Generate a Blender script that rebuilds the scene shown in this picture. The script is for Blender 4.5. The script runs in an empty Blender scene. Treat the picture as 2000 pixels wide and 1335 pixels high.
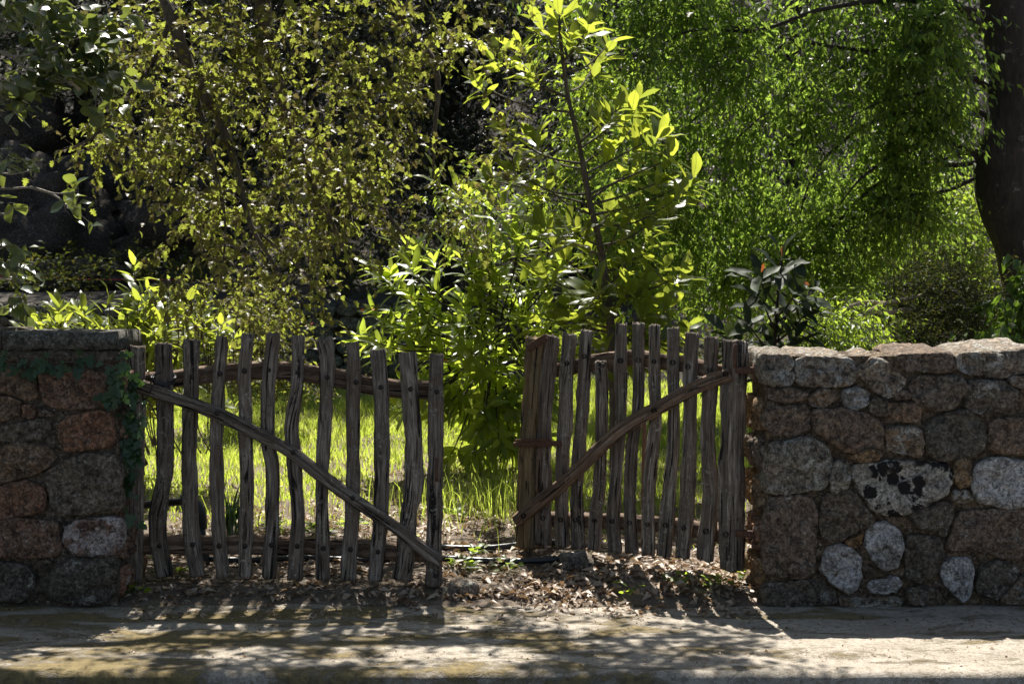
import bpy, math, random
import numpy as np
from mathutils import Vector, Matrix, noise

# ------------------------------------------------------------------ camera, sky, sun, exposure
SC = bpy.context.scene
COL = SC.collection
F = 3080.0          # focal length in photo pixels (2000 px wide)
HZ = 560.0          # horizon row in the photo
CZ = 1.62           # eye height above the pavement
cam_d = bpy.data.cameras.new('camera')
cam = bpy.data.objects.new('camera', cam_d)
COL.objects.link(cam)
cam.location = (0, 0, CZ)
cam.rotation_euler = (math.radians(90), 0, 0)
cam_d.sensor_width = 36
cam_d.lens = 36 * F / 2000
cam_d.shift_y = -(667.5 - HZ) / 2000
cam_d.clip_end = 400
cam_d.dof.use_dof = True
cam_d.dof.focus_distance = 8.2
cam_d.dof.aperture_fstop = 6.3
SC.camera = cam

SUN_EL, SUN_AZ = math.radians(60), math.radians(-3)
world = bpy.data.worlds.new('World')
SC.world = world
world.use_nodes = True
wn = world.node_tree
sky = wn.nodes.new('ShaderNodeTexSky')
sky.sky_type = 'NISHITA'
sky.sun_disc = False
sky.sun_elevation = SUN_EL
sky.sun_rotation = SUN_AZ
sky.dust_density = 1.5
sky.ozone_density = 0.3
bg = wn.nodes['Background']
bg.inputs['Strength'].default_value = 0.05
wn.links.new(sky.outputs['Color'], bg.inputs['Color'])
sun_d = bpy.data.lights.new('sun', 'SUN')
sun_d.energy = 5.0
sun_d.angle = math.radians(0.53)
sun_d.color = (1.0, 0.95, 0.86)
sun = bpy.data.objects.new('sun', sun_d)
COL.objects.link(sun)
sdir = Vector((math.sin(SUN_AZ) * math.cos(SUN_EL), math.cos(SUN_AZ) * math.cos(SUN_EL), math.sin(SUN_EL)))
sun.rotation_euler = sdir.to_track_quat('Z', 'Y').to_euler()
sun.location = (0, 30, 40)
SC.view_settings.view_transform = 'Standard'
SC.view_settings.look = 'None'
SC.view_settings.exposure = 1.3
SC.view_settings.gamma = 1.0
SC.view_settings.use_curve_mapping = False
SC.cycles.use_denoising = True
SC.cycles.max_bounces = 8
SC.cycles.diffuse_bounces = 4
SC.cycles.transmission_bounces = 4

# ------------------------------------------------------------------ helpers
R = random.Random(11)
RNG = np.random.default_rng(7)
WORLD = {}


def P(px, py, Y):
    """A point seen at photo pixel (px, py) at depth Y."""
    return Vector(((px - 1000) * Y / F, Y, CZ - (py - HZ) * Y / F))


def fbm(x, y, z=0.0, o=4):
    return noise.fractal(Vector((x, y, z)), 1.0, 2.0, o)


def tag(o, label=None, cat=None, group=None, kind=None):
    if label: o['label'] = label
    if cat: o['category'] = cat
    if group: o['group'] = group
    if kind: o['kind'] = kind
    return o


def thing(name, loc, label, cat, group=None):
    o = bpy.data.objects.new(name, None)
    o.empty_display_size = 0.1
    COL.objects.link(o)
    o.location = loc
    WORLD[o] = Vector(loc)
    return tag(o, label, cat, group)


def link(name, me, parent=None, origin=None):
    """Link a mesh whose vertices are relative to ORIGIN (world)."""
    o = bpy.data.objects.new(name, me)
    COL.objects.link(o)
    org = Vector(origin) if origin is not None else Vector((0, 0, 0))
    WORLD[o] = org
    if parent is not None:
        o.parent = parent
        o.location = org - WORLD[parent]
    else:
        o.location = org
    return o


def mesh(name, verts, faces, m, smooth=True, uvs=None, rnd=None):
    me = bpy.data.meshes.new(name)
    me.from_pydata([tuple(v) for v in verts], [], faces)
    if m is not None:
        me.materials.append(m)
    if smooth:
        me.polygons.foreach_set('use_smooth', [True] * len(me.polygons))
    if uvs is not None:
        l = me.uv_layers.new(name='UVMap')
        flat = np.array([uvs[v] for f in faces for v in f], dtype=np.float32).ravel()
        l.data.foreach_set('uv', flat)
    if rnd is not None:
        a = me.attributes.new('rnd', 'FLOAT', 'POINT')
        a.data.foreach_set('value', np.asarray(rnd, dtype=np.float32))
    me.update()
    return me


def np_mesh(name, V, T, m, rnd=None, smooth=False):
    """Fast triangle mesh from arrays."""
    me = bpy.data.meshes.new(name)
    nv, nt = len(V), len(T)
    me.vertices.add(nv)
    me.vertices.foreach_set('co', np.asarray(V, dtype=np.float32).ravel())
    me.loops.add(nt * 3)
    me.loops.foreach_set('vertex_index', np.asarray(T, dtype=np.int32).ravel())
    me.polygons.add(nt)
    me.polygons.foreach_set('loop_start', np.arange(0, nt * 3, 3, dtype=np.int32))
    me.polygons.foreach_set('loop_total', np.full(nt, 3, dtype=np.int32))
    if smooth:
        me.polygons.foreach_set('use_smooth', np.ones(nt, dtype=bool))
    me.materials.append(m)
    if rnd is not None:
        a = me.attributes.new('rnd', 'FLOAT', 'POINT')
        a.data.foreach_set('value', np.asarray(rnd, dtype=np.float32))
    me.update(calc_edges=True)
    me.validate()
    return me


def unit(a):
    return a / np.maximum(np.linalg.norm(a, axis=-1, keepdims=True), 1e-9)


# ------------------------------------------------------------------ materials
class NT:
    def __init__(self, name):
        self.m = bpy.data.materials.new(name)
        self.m.use_nodes = True
        self.t = self.m.node_tree
        self.t.nodes.clear()
        self.out = self.t.nodes.new('ShaderNodeOutputMaterial')

    def n(self, typ, **kw):
        nd = self.t.nodes.new('ShaderNode' + typ)
        for k, v in kw.items():
            if hasattr(nd, k) and k not in nd.inputs.keys():
                setattr(nd, k, v)
            else:
                self.set(nd, k, v)
        return nd

    def set(self, nd, k, v):
        s = nd.inputs[k]
        if isinstance(v, bpy.types.NodeSocket):
            self.t.links.new(v, s)
        else:
            if isinstance(v, tuple) and len(v) == 3 and s.type == 'RGBA':
                v = v + (1,)
            s.default_value = v

    def mix(self, fac, a, b, mode='MIX'):
        nd = self.t.nodes.new('ShaderNodeMix')
        nd.data_type = 'RGBA'
        nd.blend_type = mode
        for i, v in ((0, fac), (6, a), (7, b)):
            s = nd.inputs[i]
            if isinstance(v, bpy.types.NodeSocket):
                self.t.links.new(v, s)
            else:
                s.default_value = v + (1,) if isinstance(v, tuple) else v
        return nd.outputs[2]

    def math(self, op, a, b=0.0):
        nd = self.t.nodes.new('ShaderNodeMath')
        nd.operation = op
        for i, v in ((0, a), (1, b)):
            if isinstance(v, bpy.types.NodeSocket):
                self.t.links.new(v, nd.inputs[i])
            else:
                nd.inputs[i].default_value = v
        return nd.outputs[0]

    def ramp(self, fac, stops):
        nd = self.t.nodes.new('ShaderNodeValToRGB')
        self.t.links.new(fac, nd.inputs[0])
        e = nd.color_ramp.elements
        while len(e) < len(stops):
            e.new(0.5)
        for i, (p, c) in enumerate(stops):
            e[i].position = p
            e[i].color = (c, c, c, 1) if not isinstance(c, tuple) else c + (1,)
        return nd.outputs[0]

    def noise(self, vec, scale, detail=6, rough=0.6, dist=0.0):
        return self.n('TexNoise', Vector=vec, Scale=scale, Detail=detail, Roughness=rough, Distortion=dist).outputs['Fac']

    def finish(self, sh):
        self.t.links.new(sh, self.out.inputs[0])
        return self.m


def rnd_coord(g, scale=(1, 1, 1)):
    """Object coordinates shifted by the object's random number."""
    tc = g.n('TexCoord')
    oi = g.n('ObjectInfo')
    off = g.math('MULTIPLY', oi.outputs['Random'], 37.0)
    mp = g.n('VectorMath', operation='ADD')
    g.t.links.new(tc.outputs['Object'], mp.inputs[0])
    g.t.links.new(off, mp.inputs[1])
    return mp.outputs[0], oi.outputs['Random']


def stone_mat(name, c1, c2, c3, lichen=0.2, lichen_col=(0.5, 0.5, 0.47), blot=0.0, rust=0.15):
    g = NT(name)
    co, rn = rnd_coord(g)
    big = g.noise(co, 5.0, 6, 0.65)
    mid = g.noise(co, 24.0, 10, 0.78, 0.5)
    fine = g.noise(co, 75.0, 8, 0.75)
    base = g.ramp(big, [(0.32, c1), (0.5, c2), (0.68, c3)])
    hue = g.ramp(rn, [(0.0, (0.92, 0.98, 1.0)), (0.5, (1, 1, 1)), (1.0, (1.12, 1.0, 0.86))])
    base = g.mix(1.0, base, hue, 'MULTIPLY')
    base = g.mix(g.ramp(g.noise(co, 8.0, 8, 0.75), [(0.58, 0.0), (0.68, rust * 1.6)]), base, (0.30, 0.15, 0.06))
    base = g.mix(g.ramp(mid, [(0.47, 0.0), (0.58, 0.75)]), base, (0.045, 0.038, 0.033))
    lic = g.ramp(g.noise(co, 13.0, 12, 0.8, 0.7), [(0.62 - 0.22 * lichen, 0.0), (0.66 - 0.22 * lichen, 1.0)])
    zone = g.ramp(g.noise(co, 3.5, 3, 0.5), [(0.54 - 0.3 * lichen, 0.0), (0.64 - 0.3 * lichen, 1.0)])
    base = g.mix(g.math('MULTIPLY', g.math('MULTIPLY', lic, zone), 0.85), base, lichen_col)
    lic2 = g.ramp(g.noise(co, 42.0, 8, 0.8), [(0.575, 0.0), (0.62, 0.85)])
    base = g.mix(lic2, base, (0.47, 0.45, 0.41))
    spk = g.ramp(g.noise(co, 52.0, 7, 0.85, 0.3), [(0.43, 0.0), (0.58, 1.0)])
    base = g.mix(1.0, base, g.mix(spk, (0.42, 0.4, 0.38), (1.5, 1.47, 1.42)), 'MULTIPLY')
    pit = g.ramp(fine, [(0.36, 0.9), (0.45, 0.0)])
    base = g.mix(pit, base, (0.03, 0.026, 0.023))
    if blot > 0:
        vo = g.n('TexVoronoi', Vector=co, Scale=13.0, Randomness=1.0)
        wob = g.math('ADD', vo.outputs['Distance'], g.math('MULTIPLY', g.math('SUBTRACT', g.noise(co, 32.0, 6, 0.75), 0.5), 0.9))
        bl = g.ramp(wob, [(0.46, 1.0), (0.50, 0.0)])
        sel = g.ramp(g.noise(co, 7.0, 2, 0.5), [(0.38, 0.0), (0.44, 1.0)])
        base = g.mix(g.math('MULTIPLY', bl, sel), base, (0.03, 0.026, 0.026))
    h = g.math('ADD', g.math('MULTIPLY', mid, 0.8), g.math('MULTIPLY', fine, 0.5))
    bp = g.n('Bump', Strength=1.0, Distance=0.035, Height=h)
    b = g.n('BsdfPrincipled', **{'Base Color': base, 'Roughness': 0.92, 'Normal': bp.outputs[0]})
    b.inputs['Specular IOR Level'].default_value = 0.2
    return g.finish(b.outputs[0])


M = {}
M['st_brown'] = stone_mat('stone_brown', (0.196, 0.145, 0.110), (0.306, 0.230, 0.177), (0.233, 0.188, 0.153), 0.2)
M['st_red'] = stone_mat('stone_red', (0.26, 0.145, 0.10), (0.37, 0.215, 0.15), (0.27, 0.18, 0.13), 0.25)
M['st_grey'] = stone_mat('stone_grey', (0.239, 0.198, 0.158), (0.372, 0.309, 0.249), (0.293, 0.228, 0.170), 0.52)
M['st_dark'] = stone_mat('stone_dark', (0.133, 0.112, 0.088), (0.226, 0.185, 0.147), (0.173, 0.148, 0.113), 0.3)
M['st_pale'] = stone_mat('stone_pale', (0.32, 0.30, 0.285), (0.48, 0.46, 0.44), (0.28, 0.26, 0.24), 0.7, (0.68, 0.67, 0.68), 0.0, 0.05)
M['st_blot'] = stone_mat('stone_blotched', (0.42, 0.38, 0.33), (0.52, 0.48, 0.42), (0.38, 0.33, 0.28), 0.6, (0.6, 0.57, 0.52), 1.0, 0.2)
M['st_pink'] = stone_mat('stone_lichened_red', (0.27, 0.18, 0.15), (0.36, 0.25, 0.22), (0.24, 0.18, 0.15), 0.68, (0.62, 0.57, 0.57))
M['st_tan'] = stone_mat('stone_tan', (0.359, 0.222, 0.113), (0.399, 0.272, 0.158), (0.266, 0.185, 0.113), 0.2, (0.500, 0.500, 0.470), 0.0, 0.4)
M['mortar'] = stone_mat('mortar', (0.153, 0.118, 0.087), (0.215, 0.171, 0.126), (0.174, 0.133, 0.095), 0.05)
M['slab'] = stone_mat('cap_slab', (0.14, 0.13, 0.115), (0.2, 0.19, 0.17), (0.16, 0.145, 0.12), 0.1, rust=0.0)
M['far_stone'] = stone_mat('stone_far', (0.09, 0.1, 0.085), (0.16, 0.18, 0.155), (0.12, 0.12, 0.1), 0.3, (0.3, 0.33, 0.3), rust=0.0)
M['rock'] = stone_mat('rock_dark', (0.045, 0.04, 0.034), (0.085, 0.075, 0.063), (0.055, 0.049, 0.042), 0.2, (0.2, 0.19, 0.17), rust=0.05)


def wood_mat(name, dark, mid, light, lich=0.3, warm=None):
    g = NT(name)
    tc = g.n('TexCoord')
    oi = g.n('ObjectInfo')
    off = g.math('MULTIPLY', oi.outputs['Random'], 53.0)
    add = g.n('VectorMath', operation='ADD')
    g.t.links.new(tc.outputs['UV'], add.inputs[0])
    g.t.links.new(off, add.inputs[1])
    def st(sx, sy):
        mp = g.n('Mapping')
        g.t.links.new(add.outputs[0], mp.inputs[0])
        mp.inputs['Scale'].default_value = (sx, sy, 1)
        return mp.outputs[0]
    grain = g.noise(st(110, 5), 1.0, 8, 0.65, 0.7)
    fib = g.noise(st(380, 14), 1.0, 4, 0.6)
    crack = g.noise(st(42, 2.2), 1.0, 5, 0.55, 1.2)
    tone = g.noise(st(9, 3), 1.0, 4, 0.6)
    base = g.ramp(grain, [(0.32, dark), (0.5, mid), (0.7, light)])
    base = g.mix(g.ramp(tone, [(0.4, 0.0), (0.65, 0.75)]), base, warm or tuple(c * 0.55 for c in mid))
    base = g.mix(g.math('MULTIPLY', g.ramp(fib, [(0.3, 1.0), (0.5, 0.0)]), 0.5), base, dark)
    ck = g.ramp(crack, [(0.37, 1.0), (0.42, 0.0)])
    base = g.mix(ck, base, (0.012, 0.009, 0.007))
    co, rn = rnd_coord(g)
    li = g.ramp(g.noise(co, 34.0, 9, 0.82, 0.9), [(0.56, 0.0), (0.61, 1.0)])
    li = g.math('MULTIPLY', li, g.ramp(g.noise(co, 3.0, 3), [(0.45, 0.0), (0.6, lich)]))
    base = g.mix(li, base, (0.46, 0.44, 0.38))
    base = g.mix(g.ramp(g.noise(co, 30.0, 9, 0.8, 0.5), [(0.36, 0.85), (0.43, 0.0)]), base, (0.035, 0.026, 0.02))
    bri = g.math('ADD', 0.8, g.math('MULTIPLY', rn, 0.4))
    base = g.mix(1.0, base, bri, 'MULTIPLY')
    h = g.math('ADD', g.math('MULTIPLY', grain, 0.7), g.math('MULTIPLY', fib, 0.25))
    h = g.math('SUBTRACT', h, g.math('MULTIPLY', ck, 0.7))
    bp = g.n('Bump', Strength=1.0, Distance=0.014, Height=h)
    b = g.n('BsdfPrincipled', **{'Base Color': base, 'Roughness': 0.85, 'Normal': bp.outputs[0]})
    b.inputs['Specular IOR Level'].default_value = 0.3
    return g.finish(b.outputs[0])


M['wood'] = wood_mat('weathered_wood', (0.04, 0.03, 0.023), (0.22, 0.175, 0.14), (0.52, 0.46, 0.40), 1.0, (0.12, 0.083, 0.058))
M['wood_brown'] = wood_mat('weathered_brown_wood', (0.05, 0.033, 0.022), (0.21, 0.14, 0.10), (0.38, 0.275, 0.205), 0.5, (0.15, 0.088, 0.054))
M['wood_post'] = wood_mat('post_wood', (0.06, 0.043, 0.025), (0.2, 0.15, 0.09), (0.34, 0.26, 0.16), 0.3, (0.24, 0.15, 0.06))


def bark_mat(name, dark, light, sc=18.0):
    g = NT(name)
    tc = g.n('TexCoord')
    mp = g.n('Mapping')
    g.t.links.new(tc.outputs['Object'], mp.inputs[0])
    mp.inputs['Scale'].default_value = (1, 1, 0.3)
    a = g.noise(mp.outputs[0], sc, 8, 0.7, 0.6)
    base = g.ramp(a, [(0.35, dark), (0.65, light)])
    base = g.mix(g.ramp(g.noise(tc.outputs['Object'], 6.0, 6, 0.7), [(0.6, 0.0), (0.68, 0.5)]), base, (0.25, 0.25, 0.2))
    bp = g.n('Bump', Strength=0.9, Distance=0.03, Height=a)
    b = g.n('BsdfPrincipled', **{'Base Color': base, 'Roughness': 0.9, 'Normal': bp.outputs[0]})
    return g.finish(b.outputs[0])


M['bark'] = bark_mat('bark_dark', (0.014, 0.010, 0.008), (0.05, 0.037, 0.028))
M['bark_oak'] = bark_mat('bark_oak', (0.045, 0.035, 0.026), (0.15, 0.12, 0.09), 30)
M['bark_pale'] = bark_mat('bark_pale', (0.2, 0.17, 0.14), (0.42, 0.38, 0.33), 30)
M['bark_tan'] = bark_mat('bark_tan', (0.25, 0.19, 0.11), (0.45, 0.36, 0.22), 25)


def leaf_mat(name, d1, d2, t1, t2, transl=0.45, rough=0.38, spec=0.5, vein=False):
    g = NT(name)
    at = g.n('Attribute', attribute_name='rnd')
    oi = g.n('ObjectInfo')
    r = g.math('FRACT', g.math('ADD', at.outputs['Fac'], oi.outputs['Random']))
    dif = g.mix(r, d1, d2)
    r2 = g.math('FRACT', g.math('MULTIPLY', r, 7.31))
    tr = g.mix(r2, t1, t2)
    co = g.n('TexCoord').outputs['Object']
    nz = g.noise(co, 40.0 if not vein else 6.0, 3, 0.6)
    dif = g.mix(g.ramp(nz, [(0.35, 0.0), (0.7, 0.35)]), dif, d2)
    if vein:      # a single leaf lies along its own x axis
        sp = g.n('SeparateXYZ')
        g.t.links.new(co, sp.inputs[0])
        ay = g.math('ABSOLUTE', sp.outputs[1])
        mid = g.ramp(ay, [(0.006, 1.0), (0.016, 0.0)])
        ph = g.math('MULTIPLY', g.math('SUBTRACT', sp.outputs[0], g.math('MULTIPLY', ay, 1.3)), 62.0)
        side = g.ramp(g.math('SINE', ph), [(0.86, 0.0), (0.97, 0.6)])
        vn = g.math('MAXIMUM', mid, side)
        tr = g.mix(g.math('MULTIPLY', vn, 0.7), tr, tuple(c * 0.5 for c in t2))
        dif = g.mix(g.math('MULTIPLY', vn, 0.5), dif, tuple(c * 1.7 for c in d2))
        spot = g.ramp(g.noise(rnd_coord(g)[0], 5.0, 6, 0.75), [(0.64, 0.0), (0.69, 0.9)])
        tr = g.mix(spot, tr, (0.22, 0.13, 0.04))
        dif = g.mix(spot, dif, (0.12, 0.075, 0.03))
    b = g.n('BsdfPrincipled', **{'Base Color': dif, 'Roughness': rough})
    b.inputs['Specular IOR Level'].default_value = spec
    t = g.n('BsdfTranslucent', Color=tr)
    mx = g.n('MixShader')
    mx.inputs[0].default_value = transl
    g.t.links.new(b.outputs[0], mx.inputs[1])
    g.t.links.new(t.outputs[0], mx.inputs[2])
    return g.finish(mx.outputs[0])


M['oak'] = leaf_mat('oak_leaf', (0.06, 0.062, 0.02), (0.11, 0.075, 0.035), (0.40, 0.47, 0.06), (0.11, 0.09, 0.03), 0.5, 0.42, 0.4)
M['sapling'] = leaf_mat('sapling_leaf', (0.035, 0.06, 0.02), (0.06, 0.085, 0.025), (0.54, 0.60, 0.06), (0.26, 0.32, 0.04), 0.54, 0.34)
M['sapling_single'] = leaf_mat('sapling_leaf_veined', (0.035, 0.06, 0.02), (0.06, 0.085, 0.025), (0.54, 0.60, 0.06), (0.26, 0.32, 0.04), 0.54, 0.34, 0.5, True)
M['laurel'] = leaf_mat('bush_leaf', (0.035, 0.065, 0.02), (0.07, 0.10, 0.03), (0.50, 0.60, 0.06), (0.36, 0.46, 0.05), 0.58, 0.32)
M['magnolia'] = leaf_mat('dark_glossy_leaf', (0.018, 0.03, 0.017), (0.035, 0.05, 0.025), (0.08, 0.12, 0.02), (0.05, 0.07, 0.02), 0.22, 0.55, 0.15)
M['orange_leaf'] = leaf_mat('orange_leaf', (0.35, 0.11, 0.04), (0.4, 0.14, 0.05), (0.5, 0.15, 0.04), (0.5, 0.18, 0.05), 0.4, 0.4)
M['hack'] = leaf_mat('nettle_tree_leaf', (0.035, 0.065, 0.014), (0.055, 0.095, 0.02), (0.40, 0.56, 0.07), (0.22, 0.36, 0.05), 0.54, 0.48, 0.35)
M['young'] = leaf_mat('young_tree_leaf', (0.04, 0.075, 0.016), (0.06, 0.10, 0.022), (0.22, 0.36, 0.03), (0.14, 0.24, 0.025), 0.45, 0.45, 0.35)
M['bright'] = leaf_mat('bright_leaf', (0.06, 0.1, 0.02), (0.09, 0.13, 0.03), (0.46, 0.60, 0.05), (0.34, 0.48, 0.05), 0.54, 0.4)
M['darkbush'] = leaf_mat('dark_bush_leaf', (0.025, 0.04, 0.014), (0.05, 0.06, 0.02), (0.12, 0.18, 0.02), (0.18, 0.16, 0.03), 0.35, 0.6, 0.15)
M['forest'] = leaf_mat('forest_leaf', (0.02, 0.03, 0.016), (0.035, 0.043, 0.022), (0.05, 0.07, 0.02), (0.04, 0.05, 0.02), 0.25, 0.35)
M['glossy'] = leaf_mat('blue_green_glossy_leaf', (0.03, 0.055, 0.03), (0.045, 0.075, 0.045), (0.3, 0.36, 0.05), (0.16, 0.2, 0.04), 0.35, 0.3, 0.9)
M['ivy'] = leaf_mat('ivy_leaf', (0.02, 0.045, 0.016), (0.035, 0.075, 0.025), (0.08, 0.16, 0.03), (0.06, 0.1, 0.02), 0.3, 0.35)
M['grass'] = leaf_mat('grass_blade', (0.07, 0.10, 0.02), (0.10, 0.13, 0.03), (0.50, 0.66, 0.06), (0.62, 0.68, 0.14), 0.63, 0.45, 0.4)
M['dry_grass'] = leaf_mat('dry_grass_blade', (0.22, 0.18, 0.09), (0.3, 0.25, 0.13), (0.4, 0.33, 0.14), (0.35, 0.3, 0.12), 0.4, 0.5, 0.3)
M['litter'] = leaf_mat('fallen_leaf', (0.11, 0.065, 0.04), (0.46, 0.36, 0.27), (0.2, 0.11, 0.05), (0.3, 0.19, 0.09), 0.25, 0.5, 0.4)
M['red'] = leaf_mat('red_petal', (0.6, 0.05, 0.02), (0.55, 0.08, 0.03), (0.6, 0.05, 0.02), (0.6, 0.1, 0.03), 0.3, 0.5)


def simple(name, c, rough=0.5, metal=0.0, nz=0.3, sc=40.0):
    g = NT(name)
    co = g.n('TexCoord').outputs['Object']
    a = g.noise(co, sc, 6, 0.7)
    base = g.mix(g.ramp(a, [(0.35, 0.0), (0.7, 1.0)]), c, tuple(min(1, x * (1 + nz * 3)) for x in c))
    bp = g.n('Bump', Strength=0.4, Distance=0.003, Height=a)
    b = g.n('BsdfPrincipled', **{'Base Color': base, 'Roughness': rough, 'Metallic': metal, 'Normal': bp.outputs[0]})
    return g.finish(b.outputs[0])


M['pipe'] = simple('black_plastic', (0.012, 0.013, 0.017), 0.35, 0, 0.2)
M['rust'] = simple('rusty_iron', (0.05, 0.024, 0.015), 0.75, 0.3, 0.8, 90)
M['nail'] = simple('nail_iron', (0.02, 0.016, 0.014), 0.6, 0.5, 0.4, 90)
M['cord'] = simple('red_cord', (0.5, 0.02, 0.03), 0.6)
M['asphalt'] = simple('asphalt', (0.045, 0.045, 0.047), 0.9, 0, 0.25, 200)

# pavement: worn concrete with moss and fallen dust
g = NT('pavement_concrete')
co = g.n('TexCoord').outputs['Object']
a = g.noise(co, 3.0, 8, 0.65)
fi = g.noise(co, 140.0, 5, 0.7)
mi = g.noise(co, 30.0, 8, 0.75)
base = g.ramp(a, [(0.3, (0.215, 0.185, 0.145)), (0.7, (0.385, 0.345, 0.29))])
base = g.mix(g.ramp(fi, [(0.52, 0.0), (0.68, 0.75)]), base, (0.62, 0.57, 0.5))
base = g.mix(g.ramp(fi, [(0.25, 0.7), (0.42, 0.0)]), base, (0.1, 0.09, 0.075))
base = g.mix(g.ramp(mi, [(0.38, 0.8), (0.5, 0.0)]), base, (0.14, 0.11, 0.08))
mp = g.n('Mapping')
g.t.links.new(co, mp.inputs[0])
mp.inputs['Scale'].default_value = (0.45, 1.0, 1.0)
moss_n = g.math('ADD', g.noise(mp.outputs[0], 3.4, 9, 0.72, 0.5), g.math('MULTIPLY', g.math('SUBTRACT', mi, 0.5), 0.25))
sx = g.n('SeparateXYZ')
g.t.links.new(co, sx.inputs[0])
lean = g.math('MULTIPLY', sx.outputs[0], -0.022)
moss = g.ramp(g.math('ADD', moss_n, lean), [(0.50, 0.0), (0.58, 0.85)])
mosscol = g.mix(g.ramp(mi, [(0.35, 0.0), (0.65, 1.0)]), (0.085, 0.066, 0.02), (0.2, 0.145, 0.05))
base = g.mix(moss, base, mosscol)
h = g.math('ADD', g.math('MULTIPLY', mi, 0.5), g.math('MULTIPLY', fi, 0.35))
h = g.math('ADD', h, g.math('MULTIPLY', moss, 0.6))
bp = g.n('Bump', Strength=1.0, Distance=0.012, Height=h)
b = g.n('BsdfPrincipled', **{'Base Color': base, 'Roughness': 0.92, 'Normal': bp.outputs[0]})
b.inputs['Specular IOR Level'].default_value = 0.2
M['pave'] = g.finish(b.outputs[0])

# soil
g = NT('soil')
co = g.n('TexCoord').outputs['Object']
a = g.noise(co, 9.0, 8, 0.7)
fi = g.noise(co, 60.0, 8, 0.75)
base = g.ramp(a, [(0.3, (0.09, 0.065, 0.045)), (0.7, (0.2, 0.155, 0.115))])
base = g.mix(g.ramp(fi, [(0.5, 0.0), (0.7, 0.8)]), base, (0.3, 0.24, 0.18))
base = g.mix(g.ramp(fi, [(0.3, 0.8), (0.45, 0.0)]), base, (0.04, 0.03, 0.02))
bp = g.n('Bump', Strength=1.0, Distance=0.02, Height=fi)
b = g.n('BsdfPrincipled', **{'Base Color': base, 'Roughness': 0.95, 'Normal': bp.outputs[0]})
M['soil'] = g.finish(b.outputs[0])

M['hill_soil'] = simple('dark_hill_soil', (0.022, 0.018, 0.013), 0.95, 0, 0.5, 12)  # hillside ground, coloured much darker than the soil in front
# ------------------------------------------------------------------ terrain, pavement, road
GY = [7.5, 7.95, 8.12, 8.3, 8.6, 11, 14, 16, 18.0]
GZ = [-0.06, -0.02, 0.02, 0.055, 0.075, 0.12, 0.21, 0.33, 0.5]
HY = [18.0, 22, 30, 45, 70, 120]
HL = [1.42, 1.75, 5.5, 15, 30, 45]
HR = [0.5, 1.5, 5.0, 14.5, 30, 45]


def sstep(a, b, x):
    t = min(1, max(0, (x - a) / (b - a)))
    return t * t * (3 - 2 * t)


def ground_z(x, y):
    if y < 18.25:
        z = float(np.interp(y, GY, GZ))
        n = fbm(x * 1.3, y * 1.3) * 0.03 * sstep(8.0, 9.0, y) + fbm(x * 3.1, y * 3.1, 4.0) * 0.016
        mound = 0.05 * math.exp(-((x - 0.75) / 0.5) ** 2 - ((y - 8.2) / 0.22) ** 2)
        return z + n + mound
    l, r = float(np.interp(y, HY, HL)), float(np.interp(y, HY, HR))
    k = sstep(-1.3, -0.9, x)
    return l + (r - l) * k + fbm(x * 0.5, y * 0.5) * 0.25 * sstep(18.5, 21, y)


def grid(name, xs, ys, fz, m, smooth=True):
    V, Fc = [], []
    nx = len(xs)
    for y in ys:
        for x in xs:
            V.append((x, y, fz(x, y)))
    for j in range(len(ys) - 1):
        for i in range(nx - 1):
            a = j * nx + i
            Fc.append((a, a + 1, a + nx + 1, a + nx))
    return mesh(name, V, Fc, m, smooth)


xs = list(np.arange(-60, -5, 2.5)) + list(np.arange(-5, 5, 0.06)) + list(np.arange(5, 61, 2.5))
ys = list(np.arange(7.9, 11, 0.06)) + list(np.arange(11, 18.2, 0.2)) + [18.2, 18.3] + list(np.arange(18.6, 30, 0.6)) + list(np.arange(30, 121, 5))
tag(link('ground', grid('ground', xs, [y for y in ys if y < 18.25], ground_z, M['soil'])), kind='structure')
tag(link('hillside', grid('hillside', sorted([x for x in xs if abs(x) > 5.01] + list(np.arange(-5, 5.01, 0.2))), [18.2, 18.25, 18.3] + [y for y in ys if y > 18.35], ground_z, M['hill_soil'])), kind='structure')
KERB_Y = 6.63


def pave_z(x, y):
    return fbm(x * 1.2, y * 1.2, 9) * 0.006 + fbm(x * 9.0, y * 9.0, 2) * 0.0025


pxs = list(np.arange(-40, -4, 3.0)) + list(np.arange(-4, 4, 0.035)) + list(np.arange(4, 41, 3.0))
V, Fc = [], []
prof = [(-0.02, -0.2), (-0.012, -0.06), (-0.004, -0.022), (0.012, -0.006), (0.035, 0.0)] + [(d, 0.0) for d in np.arange(0.07, 1.8, 0.035)]
for d, dz in prof:
    for x in pxs:
        e = KERB_Y + fbm(x * 4, 1.0) * 0.010 + fbm(x * 22, 3.0) * 0.005
        y = e + d
        rough = (fbm(x * 25, y * 25 + dz * 40, 3) * 0.006) if d < 0.05 else 0
        V.append((x, y + rough, dz + pave_z(x, y)))
n = len(pxs)
for j in range(len(prof) - 1):
    for i in range(n - 1):
        a = j * n + i
        Fc.append((a, a + 1, a + n + 1, a + n))
tag(link('pavement', mesh('pavement', V, Fc, M['pave'])), kind='structure')
tag(link('road', mesh('road', [(-60, -30, -0.13), (60, -30, -0.13), (60, 6.8, -0.13), (-60, 6.8, -0.13)], [(0, 1, 2, 3)], M['asphalt'])), kind='structure')

# ------------------------------------------------------------------ stones and walls
def smooth_poly(pts, it=2):
    for _ in range(it):
        q = []
        for i in range(len(pts)):
            a, b = Vector(pts[i]), Vector(pts[(i + 1) % len(pts)])
            q += [a * 0.86 + b * 0.14, a * 0.14 + b * 0.86]
        pts = q
    return [Vector(p) for p in pts]


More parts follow.
